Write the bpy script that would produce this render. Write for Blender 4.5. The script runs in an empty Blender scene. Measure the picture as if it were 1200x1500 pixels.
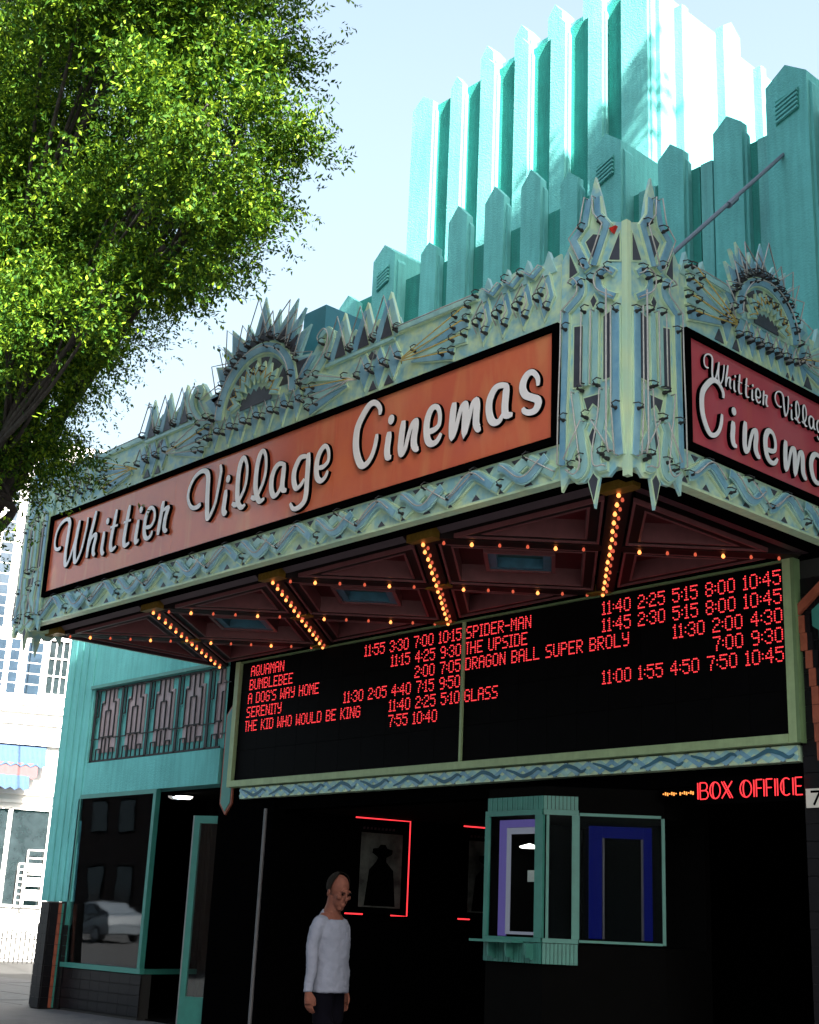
import bpy, bmesh, math, random
from math import sin, cos, pi, radians, sqrt, atan2
from mathutils import Vector, Matrix
import numpy as np
rnd = random.Random(7)
SC = bpy.context.scene
COL = SC.collection

# ------------------------------------------------------------------ camera
cam_d = bpy.data.cameras.new("camera")
cam = bpy.data.objects.new("camera", cam_d); COL.objects.link(cam)
yaw, pitch, roll = radians(-48.0505), radians(17.2075), radians(2.5252)
fwd = Vector((sin(yaw)*cos(pitch), cos(yaw)*cos(pitch), sin(pitch)))
rt0 = Vector((cos(yaw), -sin(yaw), 0)); up0 = rt0.cross(fwd)
rt = cos(roll)*rt0 + sin(roll)*up0; up = -sin(roll)*rt0 + cos(roll)*up0
m3 = Matrix((rt, up, -fwd)).transposed()
cam.matrix_world = Matrix.Translation((0, 0, 1.45)) @ m3.to_4x4()
cam_d.sensor_fit = 'HORIZONTAL'; cam_d.sensor_width = 36
cam_d.lens = 1983.46/1200*36
cam_d.clip_start = 0.1; cam_d.clip_end = 3000
SC.camera = cam

# ------------------------------------------------------------------ sky, sun, exposure
SUN_A, SUN_E = radians(72), radians(36)      # azimuth from the facade's outward normal towards +X, elevation
W = bpy.data.worlds.new("World"); SC.world = W; W.use_nodes = True
nt = W.node_tree; nt.nodes.clear()
sky = nt.nodes.new('ShaderNodeTexSky'); sky.sky_type = 'NISHITA'; sky.sun_disc = False
sky.sun_elevation = SUN_E
sky.sun_rotation = pi - SUN_A                # Blender: 0 = +Y, clockwise from above towards +X
sky.air_density = .75; sky.dust_density = 8; sky.ozone_density = 1.0
bg = nt.nodes.new('ShaderNodeBackground'); bg.inputs[1].default_value = 0.072
wo = nt.nodes.new('ShaderNodeOutputWorld')
hz = nt.nodes.new('ShaderNodeMixRGB'); hz.inputs[2].default_value = (2.05, 2.62, 2.80, 1)   # thin white haze over the whole sky
gtc = nt.nodes.new('ShaderNodeTexCoord'); gsx = nt.nodes.new('ShaderNodeSeparateXYZ'); gmr = nt.nodes.new('ShaderNodeMapRange')
gmr.inputs['From Min'].default_value = .22; gmr.inputs['From Max'].default_value = .68; gmr.inputs['To Min'].default_value = .78; gmr.inputs['To Max'].default_value = .36
nt.links.new(gtc.outputs['Generated'], gsx.inputs[0]); nt.links.new(gsx.outputs['Z'], gmr.inputs['Value']); nt.links.new(gmr.outputs[0], hz.inputs[0])
nt.links.new(sky.outputs[0], hz.inputs[1]); nt.links.new(hz.outputs[0], bg.inputs[0]); nt.links.new(bg.outputs[0], wo.inputs[0])
sl = bpy.data.lights.new("sun", 'SUN'); sl.energy = 5.0; sl.angle = radians(0.53); sl.color = (1, .95, .86)
so = bpy.data.objects.new("sun", sl); COL.objects.link(so)
sdir = Vector((sin(SUN_A)*cos(SUN_E), -cos(SUN_A)*cos(SUN_E), sin(SUN_E)))
so.rotation_euler = sdir.to_track_quat('Z', 'Y').to_euler()
SC.view_settings.view_transform = 'Standard'
try: SC.view_settings.look = 'None'
except Exception: pass
SC.view_settings.exposure = 2.85; SC.view_settings.gamma = 1.0
SC.view_settings.use_curve_mapping = False

# ------------------------------------------------------------------ materials
def mat(name, col, rough=.6, var=.0, vscale=3.0, bump=.0, bscale=40.0, metal=0.0, spec=.5, col2=None, streak=0.0, emit=None, estr=0.0, coat=0.0, detail=6):
    m = bpy.data.materials.new(name); m.use_nodes = True
    n = m.node_tree.nodes; l = m.node_tree.links
    b = n['Principled BSDF']
    b.inputs['Base Color'].default_value = (*col, 1); b.inputs['Roughness'].default_value = rough
    b.inputs['Metallic'].default_value = metal; b.inputs['Specular IOR Level'].default_value = spec
    b.inputs['Coat Weight'].default_value = coat
    tc = n.new('ShaderNodeTexCoord')
    if var > 0 or col2:
        c2 = col2 or tuple(c*(1-var) for c in col)
        nz = n.new('ShaderNodeTexNoise'); nz.inputs['Scale'].default_value = vscale; nz.inputs['Detail'].default_value = detail
        nz.inputs['Roughness'].default_value = .62
        l.new(tc.outputs['Object'], nz.inputs['Vector'])
        cr = n.new('ShaderNodeValToRGB'); cr.color_ramp.elements[0].position = .36; cr.color_ramp.elements[1].position = .66
        cr.color_ramp.elements[0].color = (*c2, 1); cr.color_ramp.elements[1].color = (*col, 1)
        l.new(nz.outputs['Fac'], cr.inputs[0])
        out = cr.outputs[0]
        if streak > 0:
            mp = n.new('ShaderNodeMapping'); mp.inputs['Scale'].default_value = (9, 9, .7)
            l.new(tc.outputs['Object'], mp.inputs[0])
            n2 = n.new('ShaderNodeTexNoise'); n2.inputs['Scale'].default_value = 1.6; n2.inputs['Detail'].default_value = 5
            l.new(mp.outputs[0], n2.inputs['Vector'])
            r2 = n.new('ShaderNodeValToRGB'); r2.color_ramp.elements[0].position = .38; r2.color_ramp.elements[1].position = .6
            r2.color_ramp.elements[0].color = (1-streak,)*3+(1,); r2.color_ramp.elements[1].color = (1, 1, 1, 1)
            l.new(n2.outputs['Fac'], r2.inputs[0])
            mx = n.new('ShaderNodeMixRGB'); mx.blend_type = 'MULTIPLY'; mx.inputs[0].default_value = 1
            l.new(out, mx.inputs[1]); l.new(r2.outputs[0], mx.inputs[2]); out = mx.outputs[0]
        l.new(out, b.inputs['Base Color'])
    if bump > 0:
        nb = n.new('ShaderNodeTexNoise'); nb.inputs['Scale'].default_value = bscale; nb.inputs['Detail'].default_value = 5
        l.new(tc.outputs['Object'], nb.inputs['Vector'])
        bp = n.new('ShaderNodeBump'); bp.inputs['Strength'].default_value = bump; bp.inputs['Distance'].default_value = .02
        l.new(nb.outputs['Fac'], bp.inputs['Height']); l.new(bp.outputs[0], b.inputs['Normal'])
    if emit:
        b.inputs['Emission Color'].default_value = (*emit, 1); b.inputs['Emission Strength'].default_value = estr
    return m

def emission(name, col, s, sample=True):
    m = mat(name, tuple(c*.06 for c in col), .5, spec=.03, emit=col, estr=s)
    if not sample: m.cycles.emission_sampling = 'NONE'
    return m

def glass(name, tint=(.9, .95, .95), ior=1.5):
    m = bpy.data.materials.new(name); m.use_nodes = True
    n = m.node_tree.nodes; l = m.node_tree.links; n.clear()
    o = n.new('ShaderNodeOutputMaterial'); t = n.new('ShaderNodeBsdfTransparent'); g = n.new('ShaderNodeBsdfGlossy')
    t.inputs[0].default_value = (*tint, 1); g.inputs['Roughness'].default_value = .02; g.inputs[0].default_value = (.9, .95, 1, 1)
    f = n.new('ShaderNodeFresnel'); f.inputs[0].default_value = ior
    tc = n.new('ShaderNodeTexCoord'); nz = n.new('ShaderNodeTexNoise'); nz.inputs['Scale'].default_value = 1.3
    l.new(tc.outputs['Object'], nz.inputs['Vector'])
    bp = n.new('ShaderNodeBump'); bp.inputs['Strength'].default_value = .06; bp.inputs['Distance'].default_value = .02
    l.new(nz.outputs['Fac'], bp.inputs['Height']); l.new(bp.outputs[0], g.inputs['Normal'])
    mx = n.new('ShaderNodeMixShader'); l.new(f.outputs[0], mx.inputs[0]); l.new(t.outputs[0], mx.inputs[1]); l.new(g.outputs[0], mx.inputs[2])
    l.new(mx.outputs[0], o.inputs[0]); return m

M = dict(
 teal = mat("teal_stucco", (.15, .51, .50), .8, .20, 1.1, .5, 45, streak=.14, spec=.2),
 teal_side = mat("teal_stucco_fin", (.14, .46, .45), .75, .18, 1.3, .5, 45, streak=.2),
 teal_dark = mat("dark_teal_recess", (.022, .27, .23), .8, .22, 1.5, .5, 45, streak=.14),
 teal_mid = mat("teal_recess_shade", (.03, .28, .24), .8, .25, 1.5, .5, 45, streak=.14, spec=.2),  # darker copy of the tower teal; shade between the fins put into the colour
 booth_teal = mat("booth_teal_paint", (.035, .17, .14), .45, .2, 6),
 red_lens = mat("red_lens", (.5, .02, .015), .3, .1, 8),
 car_paint = mat("silver_car_paint", (.13, .15, .17), .25, .05, 3, coat=.6),
 teal_paint = mat("teal_gloss_paint", (.035, .20, .17), .4, .15, 6),
 pale = mat("pale_green_enamel", (.58, .72, .46), .42, vscale=2.4, col2=(.44, .66, .50), streak=.12, bump=.05, bscale=20),
 airbrush = mat("airbrushed_enamel", (.50, .66, .44), .42, vscale=7.5, col2=(.22, .46, .54), streak=.08, detail=2),
 coffer_teal = mat("coffer_teal", (.006, .06, .055), .6, .2, 4),
 blue = mat("blue_enamel", (.25, .46, .56), .4, vscale=4.0, col2=(.13, .31, .46), streak=.1),
 aqua = mat("aqua_enamel", (.36, .60, .56), .4, vscale=4.0, col2=(.24, .48, .53), streak=.1),
 slate = mat("slate_enamel", (.055, .06, .085), .5, .3, 8),
 navy = mat("navy_enamel", (.03, .13, .20), .5, .3, 8),
 tube = mat("unlit_neon_glass", (.44, .44, .43), .15, .2, 30),
 tube_y = mat("amber_neon_glass", (.55, .42, .12), .15, .2, 30),
 boot = mat("black_rubber", (.012, .012, .014), .5, .2, 30),
 black = mat("black_metal", (.0013, .0013, .0015), .8, .3, 12, spec=.0),
 letter = mat("white_letter_face", (.78, .77, .80), .3, .08, 8),
 dark_in = mat("dark_interior", (.0015, .0015, .0015), .95, .3, 5, spec=.05),
 led_board = mat("led_board_black", (.0022, .0022, .0027), .6, .5, 2, spec=.03),
 led = emission("red_led", (1, .05, .06), .23, False),
 neon_red = emission("red_neon", (1, .04, .05), .26),
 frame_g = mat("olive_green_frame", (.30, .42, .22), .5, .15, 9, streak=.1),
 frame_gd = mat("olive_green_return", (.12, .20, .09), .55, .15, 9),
 soffit = mat("oxblood_soffit", (.085, .004, .008), .5, .3, 4, .1, 20, spec=.2),
 soffit_d = mat("dark_maroon", (.006, .0015, .002), .6, .3, 5, spec=.2),
 mould = mat("mauve_moulding", (.035, .016, .024), .5, .2, 6, streak=.1),
 pinkline = mat("rose_trim", (.14, .05, .055), .4, .2, 9),
 gold = mat("gold_leaf", (.28, .17, .025), .45, .3, 20, metal=.6),
 bulb = emission("warm_bulb", (1, .27, .07), .45),
 bulb_dim = emission("dim_warm_bulb", (1, .16, .08), .10, False),
 tile_black = mat("black_glazed_tile", (.006, .005, .007), .35, .3, 9, spec=.25),
 tile_rust = mat("rust_glazed_tile", (.30, .085, .05), .25, .3, 9),
 grout = mat("dark_grout", (.014, .014, .014), .9, .2, 30),
 sidewalk = mat("sidewalk_concrete", (.05, .05, .056), .9, .25, 2.5, .4, 60, col2=(.03, .03, .035)),
 asphalt = mat("asphalt", (.05, .05, .052), .95, .25, 3, .6, 120),
 white_b = mat("white_stucco", (.66, .65, .64), .7, .06, 2, .2, 40),
 white_t = mat("white_trim", (.82, .80, .77), .5, .06, 5),
 pane_b = mat("sky_pane", (.03, .05, .075), .08, .3, 3, spec=.8),
 pane_d = mat("dark_pane", (.025, .035, .04), .06, .5, 2, spec=.7),
 glass = glass("shop_glass", ior=1.5), booth_glass = glass("booth_glass", ior=1.07),
 steel = mat("galvanised_steel", (.30, .31, .33), .35, .15, 12, metal=.7),
 steel_d = mat("grey_blue_steel", (.10, .14, .19), .5, .2, 12),
 bark = mat("bark", (.035, .030, .027), .9, vscale=14, col2=(.014, .012, .010), bump=.8, bscale=25),
 iron = mat("wrought_iron", (.008, .008, .009), .6, .2, 20),
 grille_pink = mat("mauve_grey_panel", (.38, .30, .32), .6, .15, 6, streak=.12),
 skin = mat("skin", (.095, .034, .023), .75, .2, 22, .05, 60, spec=.2),
 hair = mat("short_dark_hair", (.008, .007, .006), .95, .4, 60, .4, 200, spec=.05),
 shirt = mat("pale_grey_cotton", (.13, .145, .19), .95, .14, 7, .3, 26, spec=.05),
 trouser = mat("black_trousers", (.002, .002, .004), .95, .3, 8, spec=.03),
 plaque = mat("cream_plaque", (.62, .60, .54), .5, .05, 9),
 lavender = emission("lavender_painted_glow", (.24, .18, .60), .045, False),  # emission stands in for neon light falling on the booth's inner frame
 pale_lit = emission("pale_painted_glow", (.38, .38, .48), .06, False),  # light on the trim painted as a glow; the trim is no lamp
 blue_lit = emission("blue_painted_glow", (.0, .008, .45), .013, False),  # blue light on the booth frame painted as a faint glow
 lampdisc = emission("ceiling_lamp_glow", (1, .95, .85), .9),
 amber_txt = emission("amber_sign_glow", (1, .35, .08), .25, False),
)
def panel_mat(name, c1, c2, c3):
    m = mat(name, c1, .16, vscale=1.2, col2=c2, spec=.5, coat=.08, detail=8)
    n = m.node_tree.nodes; l = m.node_tree.links; b = n['Principled BSDF']
    src = b.inputs['Base Color'].links[0].from_socket
    tc = n.new('ShaderNodeTexCoord'); mp = n.new('ShaderNodeMapping'); mp.inputs['Scale'].default_value = (2.2, 2.2, .35)
    mp.inputs['Rotation'].default_value = (0, .5, .3)
    l.new(tc.outputs['Object'], mp.inputs[0])
    nz = n.new('ShaderNodeTexNoise'); nz.inputs['Scale'].default_value = 1.1; nz.inputs['Detail'].default_value = 9; nz.inputs['Distortion'].default_value = 1.5
    l.new(mp.outputs[0], nz.inputs['Vector'])
    r = n.new('ShaderNodeValToRGB'); r.color_ramp.elements[0].position = .52; r.color_ramp.elements[1].position = .72
    r.color_ramp.elements[0].color = (0, 0, 0, 1); r.color_ramp.elements[1].color = (.7, .7, .7, 1)
    l.new(nz.outputs['Fac'], r.inputs[0])
    mx = n.new('ShaderNodeMixRGB'); l.new(r.outputs[0], mx.inputs[0]); l.new(src, mx.inputs[1]); mx.inputs[2].default_value = (*c3, 1)
    l.new(mx.outputs[0], b.inputs['Base Color']); return m
M['panel_front'] = panel_mat("orange_acrylic", (.60, .155, .075), (.52, .12, .075), (.60, .24, .11))
M['panel_side'] = panel_mat("crimson_shaded_acrylic", (.44, .065, .085), (.40, .055, .08), (.44, .08, .08))  # same acrylic as the front; the end face's dimmer light is put into its colour

def leaf_mat(name, lo, hi, tl=.22):
    m = bpy.data.materials.new(name); m.use_nodes = True
    n = m.node_tree.nodes; l = m.node_tree.links; b = n['Principled BSDF']
    b.inputs['Roughness'].default_value = .6; b.inputs['Specular IOR Level'].default_value = .14
    g = n.new('ShaderNodeNewGeometry')
    cr = n.new('ShaderNodeValToRGB'); cr.color_ramp.elements[0].color = (*lo, 1); cr.color_ramp.elements[1].color = (*hi, 1)
    e = cr.color_ramp.elements.new(.62); e.color = (lo[0]*.74+hi[0]*.26, lo[1]*.66+hi[1]*.34, lo[2]*.7+hi[2]*.3, 1)
    l.new(g.outputs['Random Per Island'], cr.inputs[0]); l.new(cr.outputs[0], b.inputs['Base Color'])
    tr = n.new('ShaderNodeBsdfTranslucent'); l.new(cr.outputs[0], tr.inputs[0])
    mx = n.new('ShaderNodeMixShader'); mx.inputs[0].default_value = tl
    o = n['Material Output']; l.new(b.outputs[0], mx.inputs[1]); l.new(tr.outputs[0], mx.inputs[2]); l.new(mx.outputs[0], o.inputs[0])
    return m
M['leaf'] = leaf_mat("ficus_leaves", (.008, .042, .005), (.19, .29, .016))

M['leaf_shade'] = leaf_mat("sun_blocking_leaves", (.02, .05, .008), (.05, .10, .012), .06)  # low translucency so the unseen shade trees stop more sun
# ------------------------------------------------------------------ helpers
def link(o, parent=None):
    COL.objects.link(o)
    if parent is not None: o.parent = parent
    return o
def tag(o, label=None, cat=None, group=None, kind=None):
    if label: o['label'] = label
    if cat: o['category'] = cat
    if group: o['group'] = group
    if kind: o['kind'] = kind
    return o
def empty(name, label, cat, group=None, loc=(0, 0, 0)):
    o = bpy.data.objects.new(name, None); o.empty_display_size = .2; o.location = loc
    COL.objects.link(o); return tag(o, label, cat, group)

class MB:
    def __init__(s): s.v = []; s.f = []; s.mi = []
    def add(s, vs, fs, mi=0):
        b = len(s.v); s.v += [tuple(p) for p in vs]; s.f += [tuple(b+i for i in f) for f in fs]; s.mi += [mi]*len(fs); return s
    def box(s, x0, x1, y0, y1, z0, z1, mi=0, T=None):
        vs = [(x, y, z) for x in (x0, x1) for y in (y0, y1) for z in (z0, z1)]
        if T: vs = [T(*p) for p in vs]
        return s.add(vs, [(0, 1, 3, 2), (4, 6, 7, 5), (0, 4, 5, 1), (2, 3, 7, 6), (0, 2, 6, 4), (1, 5, 7, 3)], mi)
    def prism(s, poly, n0, n1, T, mi=0, mi_side=None):
        k = len(poly); vs = [T(u, v, n0) for u, v in poly]+[T(u, v, n1) for u, v in poly]
        s.add(vs, [tuple(range(k)), tuple(range(2*k-1, k-1, -1))], mi)
        b = len(s.v)-2*k
        for i in range(k):
            j = (i+1) % k; s.f.append((b+i, b+j, b+k+j, b+k+i)); s.mi.append(mi if mi_side is None else mi_side)
        return s
    def tube(s, pts, r, seg=6, mi=0, cap=True, r1=None):
        P = [Vector(p) for p in pts]; n = len(P)
        if n < 2: return s
        b = len(s.v); prev = None
        for i, p in enumerate(P):
            t = (P[min(i+1, n-1)]-P[max(i-1, 0)])
            if t.length < 1e-9: t = Vector((0, 0, 1))
            t.normalize()
            if prev is None:
                a = Vector((0, 0, 1)) if abs(t.z) < .9 else Vector((1, 0, 0))
                u = t.cross(a).normalized()
            else:
                u = (prev-t*prev.dot(t)).normalized()
            prev = u; w = t.cross(u)
            rr = r if r1 is None else r+(r1-r)*i/(n-1)
            for k in range(seg):
                a = 2*pi*k/seg; q = p+u*cos(a)*rr+w*sin(a)*rr; s.v.append((q.x, q.y, q.z))
        for i in range(n-1):
            for k in range(seg):
                k2 = (k+1) % seg; s.f.append((b+i*seg+k, b+i*seg+k2, b+(i+1)*seg+k2, b+(i+1)*seg+k)); s.mi.append(mi)
        if cap:
            s.f.append(tuple(b+k for k in range(seg-1, -1, -1))); s.mi.append(mi)
            s.f.append(tuple(b+(n-1)*seg+k for k in range(seg))); s.mi.append(mi)
        return s
    def lathe(s, prof, c, seg=12, mi=0, axis='z'):
        b = len(s.v)
        for r, h in prof:
            for k in range(seg):
                a = 2*pi*k/seg
                d = (r*cos(a), r*sin(a), h) if axis == 'z' else (r*cos(a), h, r*sin(a)) if axis == 'y' else (h, r*cos(a), r*sin(a))
                s.v.append((c[0]+d[0], c[1]+d[1], c[2]+d[2]))
        for i in range(len(prof)-1):
            for k in range(seg):
                k2 = (k+1) % seg; s.f.append((b+i*seg+k, b+i*seg+k2, b+(i+1)*seg+k2, b+(i+1)*seg+k)); s.mi.append(mi)
        return s
    def mesh(s, name, mats, smooth=False, recalc=True):
        me = bpy.data.meshes.new(name); me.from_pydata(s.v, [], s.f)
        if not isinstance(mats, (list, tuple)): mats = [mats]
        for m in mats: me.materials.append(m)
        if len(mats) > 1: me.polygons.foreach_set('material_index', s.mi)
        if recalc:
            bm = bmesh.new(); bm.from_mesh(me); bmesh.ops.recalc_face_normals(bm, faces=bm.faces); bm.to_mesh(me); bm.free()
        if smooth: me.polygons.foreach_set('use_smooth', [True]*len(me.polygons))
        me.update(); return me
    def obj(s, name, mats, parent=None, smooth=False, recalc=True):
        return link(bpy.data.objects.new(name, s.mesh(name, mats, smooth, recalc)), parent)

def inst(name, me, parent, loc=(0, 0, 0), rot=(0, 0, 0), scale=(1, 1, 1)):
    o = bpy.data.objects.new(name, me); o.location = loc; o.rotation_euler = rot; o.scale = scale
    return link(o, parent)
def catmull(P, n=4):
    if len(P) < 3: return list(P)
    out = []
    Q = [P[0]]+list(P)+[P[-1]]
    for i in range(1, len(Q)-2):
        p0, p1, p2, p3 = Q[i-1], Q[i], Q[i+1], Q[i+2]
        for k in range(n):
            t = k/n
            out.append(tuple(.5*((2*b)+(-a+c)*t+(2*a-5*b+4*c-d)*t*t+(-a+3*b-3*c+d)*t**3) for a, b, c, d in zip(p0, p1, p2, p3)))
    out.append(P[-1]); return out
def offset_poly(poly, d):
    k = len(poly); A = sum(poly[i][0]*poly[(i+1) % k][1]-poly[(i+1) % k][0]*poly[i][1] for i in range(k))
    sg = 1 if A > 0 else -1; out = []
    for i in range(k):
        p0, p1, p2 = Vector(poly[i-1]), Vector(poly[i]), Vector(poly[(i+1) % k])
        a = (p1-p0).normalized(); b = (p2-p1).normalized()
        na = Vector((-a.y, a.x))*sg; nb = Vector((-b.y, b.x))*sg
        bis = na+nb; den = bis.dot(na)
        q = p1+bis*(d/max(den, .25)); out.append((q.x, q.y))
    return out

GLYPHS = [
('W',[[(-16.242,6.194),(-16.332,6.182),(-16.405,6.223),(-16.431,6.332),(-16.398,6.455),(-16.295,6.549),(-16.147,6.577),(-16.071,6.514),(-16.069,6.409),(-16.08,6.26),(-16.09,6.103),(-16.073,5.966),(-16.036,5.909),(-15.973,5.965),(-15.911,6.088),(-15.856,6.243),(-15.815,6.393),(-15.791,6.483)],[(-15.785,6.49),(-15.824,6.3),(-15.838,6.13),(-15.816,5.969),(-15.78,5.909),(-15.716,5.952),(-15.652,6.065),(-15.612,6.214),(-15.578,6.364),(-15.569,6.487)]]),
('h',[[(-15.375,6.539),(-15.422,6.349),(-15.479,6.143),(-15.496,5.922)],[(-15.491,5.998),(-15.425,6.164),(-15.333,6.209),(-15.308,6.158),(-15.335,6.047),(-15.331,5.962),(-15.285,5.916)]]),
('i',[[(-15.111,6.206),(-15.12,6.077),(-15.126,5.972),(-15.091,5.909),(-15.06,5.926)],[(-15.054,6.336)]]),
('t',[[(-14.846,6.452),(-14.874,6.29),(-14.909,6.088),(-14.91,5.98),(-14.866,5.915),(-14.774,5.948)],[(-14.954,6.23),(-14.778,6.23)]]),
('t',[[(-14.528,6.447),(-14.556,6.287),(-14.581,6.11),(-14.587,5.988),(-14.551,5.916),(-14.452,5.939)],[(-14.628,6.234),(-14.465,6.236)]]),
('i',[[(-14.283,6.204),(-14.3,6.065),(-14.308,5.953),(-14.285,5.909),(-14.233,5.94)],[(-14.248,6.328)]]),
('e',[[(-14.114,6.07),(-13.984,6.062),(-13.913,6.136),(-13.925,6.243),(-14,6.307),(-14.079,6.274),(-14.119,6.177),(-14.124,6.048),(-14.092,5.954),(-14.028,5.914),(-13.961,5.938),(-13.929,5.996)]]),
('r',[[(-13.738,6.338),(-13.755,6.233),(-13.776,6.078),(-13.796,5.915)],[(-13.743,6.207),(-13.616,6.229),(-13.647,6.132),(-13.664,5.993),(-13.627,5.935),(-13.588,5.947)]]),
('V',[[(-12.91,6.132),(-12.977,6.108),(-13.078,6.116),(-13.161,6.188),(-13.201,6.298),(-13.168,6.411),(-13.082,6.504),(-12.96,6.545),(-12.857,6.522),(-12.803,6.443),(-12.79,6.305),(-12.778,6.134),(-12.755,5.98),(-12.731,5.917),(-12.676,5.964),(-12.61,6.075),(-12.576,6.217),(-12.555,6.354),(-12.543,6.461),(-12.568,6.537)]]),
('i',[[(-12.411,6.199),(-12.419,6.069),(-12.425,5.963),(-12.397,5.909),(-12.36,5.934)],[(-12.388,6.326)]]),
('l',[[(-12.264,6.004),(-12.18,5.971),(-12.11,6.038),(-12.045,6.137),(-12.016,6.261),(-12.028,6.402),(-12.095,6.516),(-12.155,6.472),(-12.183,6.339),(-12.18,6.166),(-12.162,6.032),(-12.126,5.96),(-12.068,5.916),(-12.006,5.94)]]),
('l',[[(-11.899,6.006),(-11.819,5.977),(-11.751,6.043),(-11.688,6.149),(-11.66,6.279),(-11.678,6.428),(-11.733,6.513),(-11.792,6.479),(-11.828,6.357),(-11.837,6.222),(-11.827,6.091),(-11.788,5.987),(-11.729,5.919),(-11.65,5.934)]]),
('a',[[(-11.305,6.254),(-11.419,6.288),(-11.499,6.235),(-11.537,6.14),(-11.529,6.019),(-11.476,5.929),(-11.404,5.946),(-11.352,6.021),(-11.329,6.141)],[(-11.318,6.257),(-11.324,6.148),(-11.329,6.031),(-11.309,5.965),(-11.246,5.944)]]),
('g',[[(-10.9,6.255),(-11.02,6.275),(-11.086,6.228),(-11.135,6.129),(-11.129,6.019),(-11.078,5.931),(-11.009,5.947),(-10.945,6.01)],[(-10.898,6.293),(-10.893,6.129),(-10.895,5.976),(-10.893,5.846),(-10.918,5.752),(-11.006,5.702),(-11.101,5.705),(-11.162,5.779)]]),
('e',[[(-10.721,6.083),(-10.629,6.077),(-10.555,6.129),(-10.566,6.245),(-10.623,6.305),(-10.693,6.268),(-10.742,6.179),(-10.747,6.058),(-10.721,5.969),(-10.66,5.925),(-10.595,5.948),(-10.55,6.014)]]),
('C',[[(-9.759,6.436),(-9.765,6.51),(-9.838,6.586),(-9.93,6.586),(-10.028,6.497),(-10.101,6.385),(-10.119,6.252),(-10.102,6.118),(-10.045,5.993),(-9.983,5.939),(-9.905,5.961),(-9.843,6.033),(-9.805,6.136),(-9.79,6.235)]]),
('i',[[(-9.603,6.213),(-9.613,6.113),(-9.623,6.021),(-9.607,5.947),(-9.557,5.935)],[(-9.584,6.339)]]),
('n',[[(-9.394,6.279),(-9.412,6.142),(-9.42,6.004),(-9.398,5.929),(-9.353,5.973),(-9.317,6.088),(-9.27,6.2),(-9.219,6.226),(-9.214,6.147),(-9.23,6.059),(-9.225,5.981),(-9.191,5.934),(-9.159,5.934)]]),
('e',[[(-9.039,6.071),(-8.951,6.069),(-8.883,6.103),(-8.871,6.197),(-8.901,6.282),(-8.955,6.309),(-9.006,6.284),(-9.046,6.203),(-9.054,6.101),(-9.034,5.993),(-8.979,5.934),(-8.901,5.941),(-8.844,6.01)]]),
('m',[[(-8.677,6.281),(-8.693,6.157),(-8.699,6.025),(-8.687,5.934),(-8.647,6),(-8.611,6.117),(-8.573,6.209),(-8.531,6.223),(-8.52,6.144),(-8.524,6.038),(-8.519,5.936),(-8.489,6.01),(-8.46,6.103),(-8.431,6.197),(-8.39,6.224),(-8.372,6.168),(-8.376,6.057),(-8.373,5.981),(-8.342,5.93),(-8.314,5.929)]]),
('a',[[(-7.98,6.267),(-8.084,6.289),(-8.147,6.269),(-8.201,6.19),(-8.213,6.094),(-8.186,5.988),(-8.136,5.938),(-8.073,5.94),(-8.028,6.002)],[(-7.988,6.269),(-7.997,6.166),(-8.005,6.052),(-7.988,5.974),(-7.909,5.959)]]),
('s',[[(-7.605,6.157),(-7.61,6.231),(-7.664,6.301),(-7.725,6.306),(-7.778,6.253),(-7.791,6.178),(-7.752,6.106),(-7.675,6.061),(-7.614,6.027),(-7.598,5.98),(-7.634,5.93),(-7.702,5.924),(-7.763,5.952),(-7.783,5.99)]])]
# ================================================================== GROUND
D = 11.75
def Tid(x, y, z): return (x, y, z)
def TF(Y0):      # front facing planes: u = X, v = Z, n = outwards (-Y)
    return lambda u, v, n: (u, Y0-n, v)
def TR(X0):      # faces looking +X : u = Y
    return lambda u, v, n: (X0+n, u, v)
def TL(X0):
    return lambda u, v, n: (X0-n, u, v)
b = MB(); b.add([(-400, -400, -.15), (400, -400, -.15), (400, 600, -.15), (-400, 600, -.15)], [(0, 1, 2, 3)])
tag(b.obj("road", M['asphalt'], recalc=False), kind='structure')
b = MB(); b.box(-46, 40, 4.2, 60, -.149, -.012)
sw = tag(b.obj("sidewalk", M['grout']), kind='structure')
b = MB(); b.box(-46, 40, 4.02, 4.19, -.149, .003)
tag(b.obj("kerb", M['sidewalk']), kind='structure')
sb = MB(); sb.box(-.742, .742, -.742, .742, -.05, 0)
slab_me = sb.mesh("paving_slab", M['sidewalk'])
for i in range(17):
    for j in range(8):
        x = -45.2+1.5*i; y = 4.95+1.5*j
        if x > -22.3 and y > 11: continue
        inst("paving_slab", slab_me, sw, (x, y, rnd.uniform(-.003, .003)))
b = MB(); b.box(-22.2, 40, 4.2, 11.9, -.011, -.002); b.obj("pavement_sheet", M['sidewalk'], sw)
# painted crossing stripe that shows as a bright patch at the corner
b = MB(); b.box(-30, -22, -1.2, -.9, -.146, -.142)
tag(b.obj("road_marking", M['white_t']), kind='structure')

# ================================================================== THEATRE
TH = empty("theater_building", "teal art deco cinema building with ribbed parapet and stepped tower above the marquee", "building")
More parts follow.
